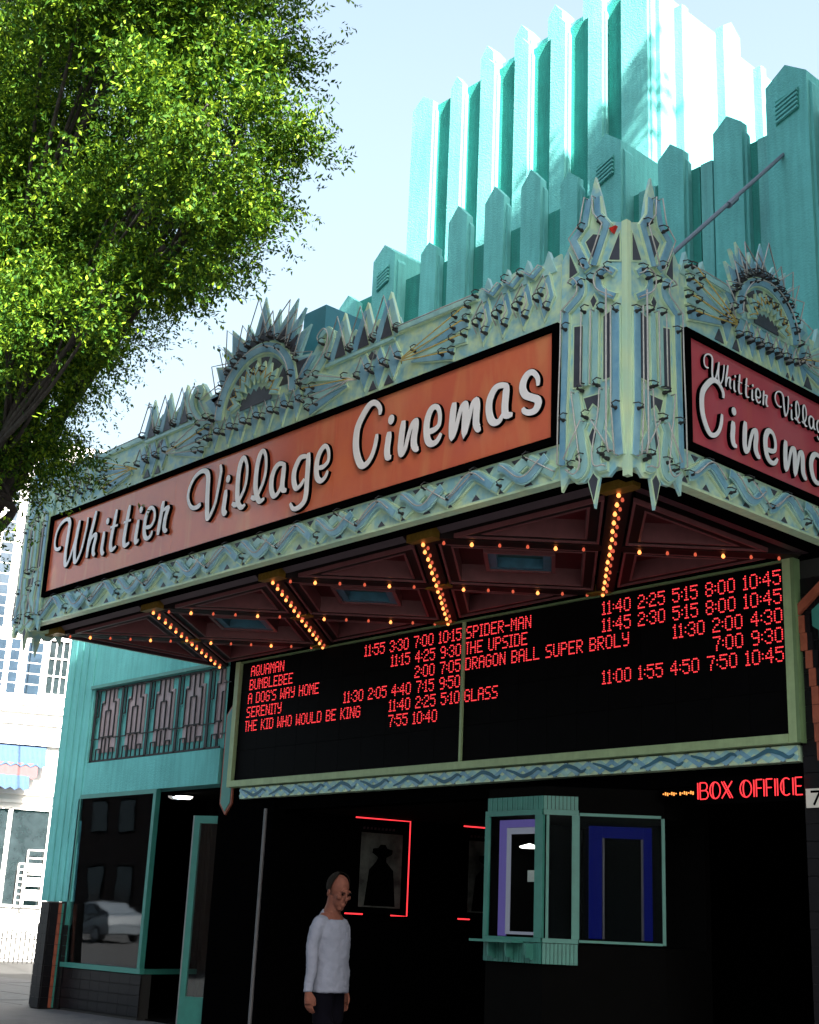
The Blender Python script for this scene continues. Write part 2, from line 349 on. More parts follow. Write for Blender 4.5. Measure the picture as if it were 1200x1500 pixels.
# left wing walls
b = MB()
b.box(-22.10, -21.06, D, 12.15, 1.69, 9.0)          # end pier
b.box(-21.06, -17.10, D, 12.10, 5.24, 9.0)
b.box(-21.06, -17.10, D, 12.10, 3.44, 3.97)
b.box(-22.10, -15.2, 12.15, 24, 3.45, 8.98)
b.box(-22.10, -21.2, 12.151, 24, 0, 3.449)
b.box(-17.10, -15.2, D+.02, 12.14, 5.5, 9.0)
b.obj("wall", M['teal'], TH)
b = MB(); b.box(-21.06, -17.10, 11.83, 12.10, 3.972, 5.238); b.obj("transom_backing", M['teal'], TH)
for x0, x1 in ((-22.02, -21.83), (-21.74, -21.60), (-21.52, -21.38), (-21.30, -21.12)):
    b = MB(); b.box(x0, x1, D-.02, D-.002, 1.69, 8.9); b.obj("flute", M['teal'], TH)
b = MB(); b.box(-21.12, -17.1, D-.045, D-.002, 5.245, 5.30); b.obj("ledge", M['teal_paint'], TH)
# ------- transom grille
GR = MB()
def gbar(u0, u1, v0, v1, t=.02): GR.box(u0, u1, 11.775, 11.775+t, v0, v1)
x0g, x1g, z0g, z1g = -21.04, -17.18, 3.985, 5.225
per = .862; H = z1g-z0g
def hb(ua, ub, z, w=.017): gbar(ua, min(ub, x1g), z-w/2, z+w/2)
def vb(u, za, zb, w=.017):
    if u < x1g: gbar(u-w/2, u+w/2, za, zb)
k = 0
while x0g+k*per < x1g:
    X = x0g+k*per
    vb(X+.03, z0g, z1g, .065)
    z = lambda t: z0g+H*t
    vb(X+.15, z(.62), z1g); hb(X+.04, X+.16, z(.62))
    hb(X-.14, X+.22, z(.31)); 
    for s in (0, 1):
        m_ = (lambda f: X+per*f) if s == 0 else (lambda f: X+per*(1.06-f))
        vb(m_(.27), z(.31), z(.80)); lo, hi = sorted((m_(.27), m_(.37))); hb(lo, hi, z(.80)); vb(m_(.37), z(.80), z1g)
        vb(m_(.44), z(.31), z(.69))
        lo, hi = sorted((m_(.22), m_(.34)))
        vb(m_(.21), z0g, z(.17)); vb(m_(.36), z0g, z(.17)); lo, hi = sorted((m_(.21), m_(.36))); hb(lo, hi, z(.17))
    hb(X+per*.44, X+per*.62, z(.69)); vb(X+per*.53, z(.69), z1g); vb(X+per*.53, z0g, z(.31))
    hb(X+per*.27, X+per*.79, z(.33)); vb(X+per*.40, z(0.02), z(.33)); vb(X+per*.68, z(.02), z(.33))
    pb = MB(); lo, hi = X+per*.23, min(X+per*.85, x1g)
    st = [(lo, z(.12)), (hi, z(.12)), (hi, z(.84)), (lo+(hi-lo)*.84, z(.84)), (lo+(hi-lo)*.84, z(.985)), (lo+(hi-lo)*.16, z(.985)), (lo+(hi-lo)*.16, z(.84)), (lo, z(.84))]
    if hi-lo > .15:
        pb.prism(st, -.055, -.079, TF(11.75)); pb.obj("transom_panel", M['grille_pink'], TH)
    k += 1
hb(x0g, x1g, z0g+.012, .03); hb(x0g, x1g, z1g-.012, .03)
GR.obj("window_grille", M['iron'], TH)
# ------- shop window
b = MB()
b.box(-21.10, -18.72, D-.02, D+.05, 3.37, 3.439); b.box(-21.16, -18.70, D-.03, D+.05, .66, .735)
b.box(-21.16, -21.09, D-.02, D+.05, .736, 3.369)
b.obj("window_frame", M['teal_paint'], TH)
b = MB(); b.box(-18.79, -18.71, D-.035, D+.05, .736, 3.43); b.obj("mullion", M['teal_paint'], TH)
b = MB(); b.prism([(11.792, .736), (11.80, .736), (11.742, 3.369), (11.734, 3.369)], -21.09, -18.79, lambda u, v, n: (n, u, v)); b.obj("window_pane", M['glass'], TH)
# splayed pane of the entry
sx0, sy0, sx1, sy1 = -18.72, D+.02, -19.1, 13.0
def TS(u, v, n):
    dx, dy = sx1-sx0, sy1-sy0; L = sqrt(dx*dx+dy*dy); return (sx0+dx*u/L+dy/L*n, sy0+dy*u/L-dx/L*n, v)
Ls = sqrt((sx1-sx0)**2+(sy1-sy0)**2)
b = MB(); b.prism([(0.05, .74), (Ls, .74), (Ls, 3.36), (.05, 3.36)], 0, -.012, TS); b.obj("window_pane", M['glass'], TH)
b = MB(); b.prism([(0.02, .66), (Ls, .66), (Ls, .735), (.02, .735)], .03, -.05, TS); b.obj("window_sill", M['teal_paint'], TH)
# dark interiors
b = MB()
b.box(-21.19, -19.2, 15.0, 15.1, 0, 3.44); b.box(-21.199, -21.19, D+.1, 15.1, 0, 3.44)
b.box(-19.0, -17.15, 14.0, 14.1, 0, 3.43); b.box(-17.16, -17.10, 12.11, 14.0, 0, 3.43)
b.box(-21.19, -17.10, 12.101, 15.1, 3.40, 3.449)
b.box(-19.15, -19.05, 13.05, 15.0, 0, 3.4)
b.obj("shop_interior", M['dark_in'], TH)
b = MB(); b.box(-21.18, -17.16, 11.91, 15.0, 0.0, .02); b.obj("shop_floor", M['dark_in'], TH)
# bulkhead under the window and its tiles
b = MB(); b.box(-21.40, -18.72, D+.012, D+.2, 0, .66)
BH = b.obj("bulkhead", M['grout'], TH)
tm = MB(); tm.box(0, .292, 0, .02, 0, .142); tile_me = tm.mesh("tile", M['tile_black'])
for r in range(4):
    for c in range(9):
        inst("tile", tile_me, BH, (-21.36+c*.297, D-.008-rnd.uniform(0, .002), .05+r*.15))
# tiled end pier
b = MB(); b.box(-21.50, -21.22, 11.46, D-.002, 0, 1.66); b.box(-22.08, -21.10, D-.001, 12.14, 0, 1.68)
PB = b.obj("pier_base", M['grout'], TH)
tm2 = MB(); tm2.box(0, .134, 0, .02, 0, .158); t2 = tm2.mesh("tile", M['tile_black']); tm3 = MB(); tm3.box(0, .134, 0, .02, 0, .158); t3 = tm3.mesh("tile", M['tile_rust'])
tm4 = MB(); tm4.box(0, .02, 0, .14, 0, .158); t4 = tm4.mesh("tile", M['tile_black']); t5 = MB().box(0, .02, 0, .06, 0, .158).mesh("tile", M['tile_rust']); t6 = MB().box(0, .02, 0, .035, 0, .158).mesh("tile", M['teal_paint'])
for r in range(10):
    z = .02+r*.164
    inst("tile", t2, PB, (-21.498, 11.442, z)); inst("tile", t2, PB, (-21.36, 11.442, z))
    inst("tile", t4, PB, (-21.218, 11.462, z)); inst("tile", t5, PB, (-21.218, 11.606, z)); inst("tile", t6, PB, (-21.218, 11.67, z))
    if r < 8:
        for c in range(1): inst("tile", t2, PB, (-21.19, D-.024, z-.01))
for r in range(8):
    for c in range(4): inst("tile", t2, PB, (-22.07+c*.138, D-.024, .02+r*.164))

# ------- ribbed parapet of the entrance pavilion
b = MB()
b.box(-15.2, -9.50, 11.87, 12.6, 5.5, 10.58); b.box(-9.499, 3.0, 11.869, 12.6, 5.5, 10.28)
b.box(-15.19, 2.99, 12.61, 24, 5.5, 9.2)
b.box(-15.19, 3.0, 12.1, 13, 3.1, 5.49)
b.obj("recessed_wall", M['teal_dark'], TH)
def fin(x0, x1, tip, sh, y0=11.75, y1=11.868, zb=5.5, deep=None, name="pilaster"):
    x0 -= .03; x1 += .02; xm = (x0+x1)/2; mb = MB()
    mb.prism([(x0, zb), (x1, zb), (x1, sh), (xm, tip), (x0, sh)], 0, -(deep or (y1-y0)), TF(y0))
    # stepped reveal beside the shaft
    w = .035
    mb.prism([(x1+.001, zb), (x1+w, zb), (x1+w, sh-.16), (x1+.001, sh-.10)], -.05, -(y1-y0), TF(y0))
    mb.prism([(x0-w, zb), (x0-.001, zb), (x0-.001, sh-.10), (x0-w, sh-.16)], -.05, -(y1-y0), TF(y0))
    return mb.obj(name, M['teal'], TH)
def louvre(p, x0, x1, z0, z1, y=11.75):
    # a sloping recess cut read as dark panel with raised slats
    mb = MB(); mb.prism([(x0, z0), (x1, z0+.10), (x1, z1), (x0, z1-.06)], .004, -.0, TF(y-.001)); mb.obj("louver_recess", M['teal_dark'], p)
    n = 5
    for i in range(n):
        z = z0+.02+(z1-z0-.16)*i/(n-1)
        s = MB(); s.prism([(x0+.01, z), (x1-.01, z+.10), (x1-.01, z+.125), (x0+.01, z+.025)], .035, .004, TF(y-.001)); s.obj("louver_slat", M['teal'], p)
for x0, x1, tip, sh in ((-14.86, -14.50, 10.68, 10.52), (-13.04, -12.77, 10.93, 10.80), (-12.48, -12.16, 11.29, 11.08), (-11.76, -11.45, 11.31, 11.10),
                        (-11.08, -10.78, 11.29, 11.08), (-10.38, -10.14, 10.97, 10.84), (-8.81, -8.49, 10.68, 10.52), (-8.01, -7.67, 10.70, 10.54),
                        (-6.20, -5.90, 10.7, 10.54), (-5.4, -5.1, 10.7, 10.54)):
    fin(x0, x1, tip, sh)
    if x0 > -9: # extra ribs in the wide bays on the right
        r = MB(); r.box(x1+.16, x1+.19, 11.84, 11.868, 5.5, 10.26); r.obj("rib", M['teal_dark'], TH)
for x0, x1, tip, sh in ((-13.99, -13.56, 11.17, 10.97), (-9.81, -9.36, 11.20, 11.0), (-7.23, -6.76, 10.93, 10.74)):
    p = fin(x0, x1, tip, sh, y0=11.66, deep=.93)
    louvre(p, x0+.09, x1-.08, sh-.55, sh-.17, 11.66)
for xa, xb in ((-9.2, -8.95), (-8.28, -8.12), (-7.5, -7.35)):
    r = MB(); r.box(xa, xb, 11.835, 11.867, 5.5, 10.27); r.obj("rib", M['teal_side'], TH)

# ------- tower
TX0, TX1, TY = -15.39, -10.18, 13.5
b = MB(); b.box(TX0, TX1-.02, TY+.14, 14.0, 9.0, 15.02); b.box(TX0, TX1-.02, 14.001, 16.7, 9.0, 14.75); b.box(-14.35, -10.9, 14.25, 16.2, 14.75, 15.75); b.obj("tower_wall", M['teal'], TH)
b = MB(); b.box(TX0+.02, TX1-.1, TY+.12, TY+.139, 9.0, 15.04); b.obj("tower_recess", M['teal_mid'], TH)  # darker sheet that paints the shade between the tower fins
def tfin(x0, x1, tip, sh, y0, zb=9.0, dep=.119):
    xm = (x0+x1)/2; mb = MB(); mb.prism([(x0, zb), (x1, zb), (x1, sh), (xm, tip), (x0, sh)], 0, -dep, TF(y0))
    mb.prism([(x1+.001, zb), (x1+.03, zb), (x1+.03, sh-.2), (x1+.001, sh-.12)], -.05, -dep+.001, TF(y0))
    mb.obj("tower_fin", M['teal'], TH)
for x0, x1 in ((-15.39, -14.88), (-14.44, -14.16), (-13.73, -13.42), (-12.96, -12.66), (-12.19, -11.89), (-11.43, -11.16)):
    tfin(x0, x1, 15.27, 15.08, TY)
tfin(-10.78, -10.30, 15.3, 15.05, TY-.02, dep=.6)
for x0, x1 in ((-14.3, -14.0), (-13.5, -13.2), (-12.75, -12.45), (-12.0, -11.7), (-11.25, -10.95)):
    tfin(x0, x1, 16.1, 15.9, 14.05, zb=14.75, dep=.3)
for y0, y1, tip, sh in ((14.0, 14.16, 14.72, 14.70), (15.05, 15.5, 15.08, 14.9), (16.05, 16.2, 14.72, 14.70)):
    mb = MB(); mb.prism([(y0, 9.0), (y1, 9.0), (y1, sh), ((y0+y1)/2, tip), (y0, sh)], .12, -.019, TR(TX1)); mb.obj("tower_fin", M['teal'], TH)

# ------- lobby under the marquee: black tiled piers, header, side walls
b = MB()
b.box(-17.10, -15.72, D+.06, 12.1, 0, 5.49); b.box(-7.22, 3.0, D+.06, 12.1, 0, 5.49)
b.box(-15.72, -7.22, 11.86, 12.1, 3.02, 5.49)
b.obj("black_wall", M['black'], TH)
b = MB()
for r in range(34):
    pass
PR = MB(); PR.box(-7.215, -5.5, D+.03, D+.059, 0, 5.2); PRo = PR.obj("tiled_pier", M['grout'], TH)
tp = MB(); tp.box(0, .205, 0, .02, 0, .155); tp_me = tp.mesh("tile", M['tile_black'])
for r in range(31):
    for c in range(5):
        z = .02+r*.161; x = -7.21+c*.21
        inst("tile", tp_me, PRo, (x, D+.01-rnd.uniform(0, .003), z))
dvx, dvy = .26, .966
def TP(u, v, n):   # splayed left wall of the lobby, u along it, n towards the lobby
    return (-15.70+dvx*u+dvy*n, 11.78+dvy*u-dvx*n, v)
b = MB(); b.prism([(0, 0), (7, 0), (7, 3.02), (0, 3.02)], 0, -.15, TP); b.obj("lobby_wall", M['black'], TH)
b = MB(); b.box(-14.2, -4, 18.4, 18.6, 0, 3.1); b.box(-5.0, -4.8, 12.1, 18.6, 0, 3.1); b.box(-15.7, -4, 12.1, 18.6, 3.02, 3.09); b.obj("lobby_interior", M['dark_in'], TH)
b = MB(); b.box(-17.1, -4, 11.91, 18.6, 0, .012); b.obj("lobby_floor", M['dark_in'], TH)
# rust-bordered hexagon ornaments either side of the board
def hexa(xc, w, z0, z1, px):
    poly = [(xc-w/2, z0+.16), (xc, z0), (xc+w/2, z0+.16), (xc+w/2, z1-.16), (xc, z1), (xc-w/2, z1-.16)]
    mb = MB(); mb.prism(poly, .03, .0, TF(D+.058)); o = mb.obj("hexagon_ornament", M['tile_rust'], TH)
    mb = MB(); mb.prism(offset_poly(poly, .035), .04, .0301, TF(D+.058)); mb.obj("teal_field", M['teal_paint'], o)
hexa(-16.89, .30, 2.98, 4.62, 0)
PO = MB(); PO.prism([(-6.95, 3.25), (-6.6, 2.9), (-6.25, 3.25), (-6.25, 4.75), (-6.6, 4.95), (-7.02, 4.66), (-7.02, 4.5), (-6.95, 4.45)], .05, .03, TF(D+.02))
PO = PO.obj("stepped_ornament", M['teal_paint'], TH)
rw = MB(); rw.prism([(-7.17, 4.62), (-6.72, 4.98), (-6.72, 5.08), (-7.17, 4.73)], .075, .03, TF(D+.02)); rw.obj("tile", M['tile_rust'], PO)
for i, (xx, za, zb_) in enumerate(((-7.17, 4.44, 4.615), (-7.15, 4.26, 4.435), (-7.10, 4.08, 4.255), (-7.07, 3.90, 4.075), (-7.05, 3.72, 3.895), (-7.05, 3.54, 3.715), (-7.04, 3.36, 3.535), (-7.02, 3.18, 3.355), (-6.97, 3.0, 3.175))):
    t = MB(); t.box(xx, xx+.075, D-.05, D-.011, za, zb_); t.obj("tile", M['tile_rust'], PO)
    t = MB(); t.box(xx+.08, xx+.13, D-.045, D-.011, za, zb_); t.obj("tile", M['tile_black'], PO)

# ------- shop door standing open
DR = empty("open_door", "teal framed glass shop door standing open beside the window", "door")
def TD(u, v, n):   # hinge at (-16.95, 12.0) running to the free edge nearer the street
    hx, hy, fx, fy = -17.05, 12.0, -17.52, 11.70
    dx, dy = fx-hx, fy-hy; L = sqrt(dx*dx+dy*dy); return (hx+dx/L*u+dy/L*n, hy+dy/L*u-dx/L*n, v)
Ld = .56
b = MB(); b.prism([(Ld-.09, .04), (Ld, .04), (Ld, 2.98), (Ld-.09, 2.98)], .03, -.03, TD); b.prism([(0, .04), (.09, .04), (.09, 2.98), (0, 2.98)], .03, -.03, TD)
b.prism([(.09, 2.87), (Ld-.09, 2.87), (Ld-.09, 2.98), (.09, 2.98)], .029, -.029, TD); b.prism([(.09, .04), (Ld-.09, .04), (Ld-.09, .42), (.09, .42)], .029, -.029, TD)
b.obj("door_frame", M['teal_paint'], DR)
b = MB(); b.prism([(Ld+.001, .04), (Ld+.02, .04), (Ld+.02, 2.98), (Ld+.001, 2.98)], .03, -.03, TD); b.obj("edge_strip", M['steel'], DR)
b = MB(); b.prism([(.09, .42), (Ld-.09, .42), (Ld-.09, 2.87), (.09, 2.87)], .005, -.005, TD); b.obj("door_pane", M['glass'], DR)
b = MB(); b.prism([(Ld-.07, 1.85), (Ld-.02, 1.85), (Ld-.02, 2.05), (Ld-.07, 2.05)], .05, .031, TD); b.obj("lock", M['black'], DR)

PL = MB(); PL.tube([(-15.74, 11.66, .0), (-15.72, 11.66, 3.02)], .026, 10)
tag(PL.obj("metal_pole", mat("dull_aluminium", (.10, .10, .11), .5, .2, 9), smooth=False), "thin grey metal pole standing at the dark lobby entrance left of the man", "pole")
CL = empty("ceiling_lamp", "round white lit lamp on the ceiling of the shop entry", "lamp", loc=(0, 0, 0))
cx, cy = -18.80, 12.30
b = MB(); b.lathe([(0, 3.335), (.10, 3.335), (.135, 3.36), (.14, 3.375)], (cx, cy, 0), 20); b.obj("lamp_disc", M['lampdisc'], CL)
b = MB(); b.lathe([(.141, 3.375), (.165, 3.37), (.17, 3.399), (0, 3.399)], (cx, cy, 0), 20); b.obj("lamp_rim", M['black'], CL)

# ------- white building across the side street
WB = empty("white_building", "bright white stucco building with tall shutters across the side street", "building", loc=(0, 0, 0))
wa, wn = (.371, .928), (.928, -.371)
def TW(u, v, n): return (-43.5+wa[0]*u+wn[0]*n, 20.4+wa[1]*u+wn[1]*n, v)
def wbox(mb, u0, u1, v0, v1, n0, n1, mi=0):
    mb.prism([(u0, v0), (u1, v0), (u1, v1), (u0, v1)], n1, n0, TW, mi)
b = MB(); wbox(b, -9, 14, -.15, 17.2, -9, 0); b.obj("wall", M['white_b'], WB)
b = MB(); wbox(b, -9.2, 14.2, 17.2, 17.75, -9.2, .25); wbox(b, -9.2, 14.2, 16.7, 16.95, .001, .12); b.obj("cornice", M['white_t'], WB)
def window(u0, u1, v0, v1, nx, ny, matp, fr=.09, dep=.05):
    f = MB(); wbox(f, u0-fr, u0, v0-fr, v1+fr, .002, dep+.04); wbox(f, u1, u1+fr, v0-fr, v1+fr, .002, dep+.04)
    wbox(f, u0, u1, v1, v1+fr, .002, dep+.04); wbox(f, u0, u1, v0-fr, v0, .002, dep+.04)
    for i in range(1, nx):
        x = u0+(u1-u0)*i/nx; wbox(f, x-.02, x+.02, v0, v1, .012, dep+.02)
    for j in range(1, ny):
        y = v0+(v1-v0)*j/ny; wbox(f, u0, u1, y-.022, y+.022, .011, dep+.015)
    fo = f.obj("window", M['white_t'], WB)
    p = MB(); wbox(p, u0, u1, v0, v1, .002, .010); p.obj("pane", matp, fo)
window(1.72, 2.62, 8.75, 10.6, 4, 3, M['pane_d'])
window(-1.0, -.25, 8.75, 10.6, 3, 3, M['pane_d'])
for u0, u1, v0, v1 in ((.33, .80, 10.9, 16.2), (1.15, 1.5, 10.9, 16.2), (-.35, .05, 10.9, 16.2), (2.0, 2.5, 11.2, 15.8), (.42, .72, 8.65, 10.55), (1.0, 1.5, 8.65, 10.5), (-.1, .25, 8.65, 10.5)):
    s = MB(); wbox(s, u0-.07, u1+.07, v0-.07, v1+.07, .002, .05); so_ = s.obj("shutter", M['white_t'], WB)
    n = int((v1-v0)/.36)
    for i in range(n):
        q = MB(); z = v0+(v1-v0)*i/n; wbox(q, u0, u1, z+.02, z+(v1-v0)/n-.03, .051, .07); q.obj("shutter_panel", M['pane_b'], so_)
b = MB()
for v, d_, h in ((8.3, .22, .16), (8.05, .12, .12), (7.65, .10, .10), (6.95, .16, .14), (5.3, .18, .14), (5.02, .1, .1)): wbox(b, -9, 14, v, v+h, .001, d_)
b.obj("string_course", M['white_t'], WB)
for u in (-3.4, -.35, 3.0, 6):
    b = MB(); wbox(b, u, u+.35, 0, 5.0, .002, .14); b.obj("pilaster", M['white_t'], WB)
window(-1.6, 1.02, 1.75, 4.8, 2, 1, M['pane_d'], .1); window(1.16, 2.36, 1.75, 4.8, 1, 1, M['pane_d'], .08)
window(2.6, 5.6, 1.75, 4.8, 2, 1, M['pane_d'], .1)
# scalloped awning
aw_b = mat("blue_awning_cloth", (.025, .06, .13), .8, .15, 6); aw_r = mat("rose_awning_cloth", (.10, .045, .05), .8, .15, 6)
AW = empty("shop_awning", "blue and rose scalloped cloth awning on the white building", "awning")
for i, (z1_, z0_, o0, o1, m_) in enumerate(((6.95, 6.25, .05, .55, aw_b), (6.30, 5.85, .50, .62, aw_r), (5.88, 5.45, .6, .95, aw_b))):
    b = MB(); nseg = 40; u0, u1 = -4.5, 2.0-i*.25; pts = []
    top = [TW(u0+(u1-u0)*k/nseg, z1_, o0) for k in range(nseg+1)]
    bot = [TW(u0+(u1-u0)*k/nseg, z0_-.09*abs(sin(pi*k/2.0)), o1) for k in range(nseg+1)]
    b.add(top+bot, [(k, k+1, nseg+2+k, nseg+1+k) for k in range(nseg)]); b.obj("awning_cloth", m_, AW)
IF = empty("iron_fence", "low dark iron fence in front of the white building", "fence")
for i in range(36):
    b = MB(); u = -2.5+i*.14; b.tube([TW(u, 0, 2.2), TW(u, .95+.05*sin(i*2.1), 2.2)], .026, 5); b.obj("picket", M['iron'], IF)
b = MB()
for z in (.12, .72): b.tube([TW(-2.6, z, 2.2), TW(2.5, z, 2.2)], .018, 5)
b.obj("fence_rail", M['iron'], IF)
for i in range(12):
    b = MB(); u = -2.3+i*.42; b.tube([TW(u+.12*cos(t), .86+.1*sin(t), 2.2) for t in [k*.7 for k in range(8)]], .014, 5); b.obj("scroll", M['iron'], IF)
RK = empty("wire_rack", "white wire newspaper rack leaning at the white building's shop window", "rack")
b = MB()
for u0, u1, v0, v1 in ((1.55, 1.75, 1.7, 3.05), (1.8, 2.35, 1.7, 3.5)):
    for u in (u0, u1): b.tube([TW(u, v0, .3), TW(u, v1, .3)], .03, 5)
    nb = 7
    for i in range(nb+1): z = v0+(v1-v0)*i/nb; b.tube([TW(u0, z, .3), TW(u1, z, .3)], .025, 5)
b.obj("rack_frame", M['white_t'], RK)
for v in (1.9, 2.35, 2.8):
    b = MB(); wbox(b, 1.86, 2.28, v, v+.28, .26, .34); b.obj("paper_stack", M['white_t'], RK)
# ================================================================== MARQUEE
MQ = empty("theater_marquee", "wide pale green art deco marquee with neon sunbursts and script cinema sign", "marquee")
FY, FX, LX = 8.37, -6.65, -17.35
ZB, ZP0, ZP1, ZT = 5.226, 5.565, 6.71, 7.36
FF = TF(FY); FR = TR(FX); FL = TL(LX)
# sheet-metal fascia boxes
b = MB(); b.prism([(LX, ZB), (FX, ZB), (FX, ZT-.05), (LX, ZT-.05)], 0, -.12, FF); b.obj("fascia", M['pale'], MQ)
b = MB(); b.prism([(FY+.121, ZB), (11.7, ZB), (11.7, ZT-.02), (FY+.121, ZT-.02)], 0, -.12, FR); b.obj("fascia", M['pale'], MQ)
b = MB(); b.prism([(FY+.121, ZB), (11.7, ZB), (11.7, ZT-.02), (FY+.121, ZT-.02)], 0, -.12, FL); b.obj("fascia", M['pale'], MQ)
b = MB(); b.box(LX+.13, FX-.13, FY+.13, 11.7, 7.0, 7.06); b.obj("marquee_roof", M['steel_d'], MQ)
b = MB(); b.box(LX+.13, FX-.13, FY+.121, 8.69, ZB+.012, ZB+.03); b.box(-7.0, FX-.13, 8.691, 11.7, ZB+.012, ZB+.03); b.obj("underside_plate", M['black'], MQ)

for F_, a_, c_ in ((FF, -16.62, -7.40), (FR, 9.12, 11.68)):
    for zA, zB_ in ((6.735, 7.285), (5.247, 5.548)):
        b = MB(); b.prism([(a_, zA), (c_, zA), (c_, zB_), (a_, zB_)], .0003, -.001, F_); b.obj("frieze_ground", M['airbrush'], MQ)
def rib(mb, path, w, n0, n1, F, mi=0, taper=None):
    P = [Vector(p) for p in path]; n = len(P); L, R = [], []
    for i, p in enumerate(P):
        if 0 < i < n-1:
            a = (P[i]-P[i-1]); c = (P[i+1]-P[i])
            if a.length < 1e-6 or c.length < 1e-6: t = (P[i+1]-P[i-1])
            else: t = a.normalized()+c.normalized()
            if t.length < 1e-3: t = c
            t = t.normalized(); k = max(.55, abs(t.dot(c.normalized())))
        else:
            t = (P[min(i+1, n-1)]-P[max(i-1, 0)]).normalized(); k = 1
        ww = (w if taper is None else taper[i])/2/k; nn = Vector((-t.y, t.x))
        L.append(p+nn*ww); R.append(p-nn*ww)
    vs = []
    for i in range(n):
        e = n1+ (0 if n < 3 else .0015*i/n)
        vs += [F(L[i].x, L[i].y, e), F(R[i].x, R[i].y, e), F(L[i].x, L[i].y, n0), F(R[i].x, R[i].y, n0)]
    fs = []
    for i in range(n-1):
        a = 4*i; c = a+4; fs += [(a, a+1, c+1, c), (a, c, c+2, a+2), (a+1, a+3, c+3, c+1)]
    fs += [(0, 2, 3, 1), (4*n-4, 4*n-3, 4*n-1, 4*n-2)]
    return mb.add(vs, fs, mi)
lvl = [0]
def channel(path, w, F, n=.0, kind='blue', tube=True, boots=True, tn=.085, rim=True, smooth=0, ty=False, off=(0, 0)):
    """raised painted channel with an unlit glass tube standing in front of it"""
    lvl[0] = (lvl[0]+1) % 7; e = lvl[0]*.0011
    if smooth: path = catmull(path, smooth)
    mb = MB()
    if rim: rib(mb, path, w, n, n+.022+e, F, 0); rib(mb, path, w*.74, n+.0221+e, n+.034+e, F, 1)
    else: rib(mb, path, w, n, n+.03+e, F, 1)
    mb.obj("neon_channel", [M['pale'], M['blue'] if kind == 'blue' else M['aqua']], MQ)
    if tube:
        jx, jz = off
        P = [F(p[0]+jx, p[1]+jz, n+tn) for p in path]
        a, c = path[0], path[-1]
        P = [F(a[0]+jx, a[1]+jz, n+.03)]+P+[F(c[0]+jx, c[1]+jz, n+.03)]
        t = MB(); t.tube(P, .0068, 6); t.obj("neon_tube", M['tube_y'] if ty else M['tube'], MQ, smooth=True)
    if boots:
        for q in (path[0], path[-1]): boot(q[0]+off[0], q[1]+off[1], F, n)
BT = MB(); BT.lathe([(.0, 0), (.017, .0), (.019, .03), (.012, .045), (.011, .080), (.0, .085)], (0, 0, 0), 8, axis='y')
BT.tube([(0, .06, 0), (.02, .10, .012), (.05, .07, .03), (.055, .02, .035)], .006, 5); boot_me = BT.mesh("tube_support", M['boot'])
def boot(u, v, F, n=0.0):
    o = Vector(F(u, v, n+.012)); q = Vector(F(u, v, n+1.012)); d = (q-o).normalized()
    rot = Vector((0, 1, 0)).rotation_difference(d).to_euler()
    inst("tube_support", boot_me, MQ, o, rot)
def plate(poly, F, n0, n1, m, name): mb = MB(); mb.prism(poly, n1, n0, F); return mb.obj(name, m, MQ)

# ---------------- sign panels, frames
def sign(F, u0, u1, pm):
    f = .065
    mb = MB()
    mb.prism([(u0, ZP1-f), (u1, ZP1-f), (u1, ZP1), (u0, ZP1)], .055, .001, F); mb.prism([(u0, ZP0), (u1, ZP0), (u1, ZP0+f), (u0, ZP0+f)], .055, .001, F)
    mb.prism([(u0, ZP0+f), (u0+f, ZP0+f), (u0+f, ZP1-f), (u0, ZP1-f)], .055, .001, F); mb.prism([(u1-f, ZP0+f), (u1, ZP0+f), (u1, ZP1-f), (u1-f, ZP1-f)], .055, .001, F)
    mb.obj("sign_frame", M['black'], MQ)
    us = [u0+f+(u1-u0-2*f)*k/3 for k in range(4)] if u1-u0 > 4 else [u0+f, u1-f]
    for a, c in zip(us[:-1], us[1:]):
        mb = MB(); mb.prism([(a+.0015, ZP0+f), (c-.0015, ZP0+f), (c-.0015, ZP1-f), (a+.0015, ZP1-f)], .022, .002, F); mb.obj("sign_panel", pm, MQ)
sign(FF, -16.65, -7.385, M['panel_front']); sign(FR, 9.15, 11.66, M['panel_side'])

# ---------------- script letters
def letter(strokes, F, sc, w, name="letter"):
    mb = MB()
    for si, st in enumerate(strokes):
        if len(st) == 1:
            c = st[0]; k = 12; rad = w*.62
            pl = [(c[0]+rad*.95*cos(2*pi*i/k), c[1]+rad*1.15*sin(2*pi*i/k)) for i in range(k)]
            mb.prism(offset_poly(pl, -.008*sc), .054, .023, F, 1); mb.prism(pl, .060, .0541, F, 0)
            continue
        P = catmull(st, 5); n = len(P)
        tp = []
        for i in range(n):
            a = Vector(P[max(i-1, 0)]); c = Vector(P[min(i+1, n-1)]); t = (c-a)
            up_ = abs(t.y)/max(t.length, 1e-6); rising = 1 if t.y > 0 else 0
            k = w*(.80+.32*up_*(1-rising)-.14*rising*up_)
            e = min(i, n-1-i)/3.0; k *= min(1, .62+.38*e); tp.append(k)
        z = .004*si
        rib(mb, P, w, .023, .054+z, F, 1, [t+.018*sc for t in tp])
        rib(mb, P, w, .0561+z, .061+z, F, 0, tp)
    return mb.obj(name, [M['letter'], M['black']], MQ, recalc=True)
for c, ss in GLYPHS:
    big = c in 'C'
    letter(ss, FF, 1, {'W': .062, 'V': .068, 'C': .082}.get(c, .074 if ss[0][0][0] > -10.2 else (.066 if ss[0][0][0] > -13 else .062)))
def xmin(ss): return min(p[0] for s in ss for p in s)
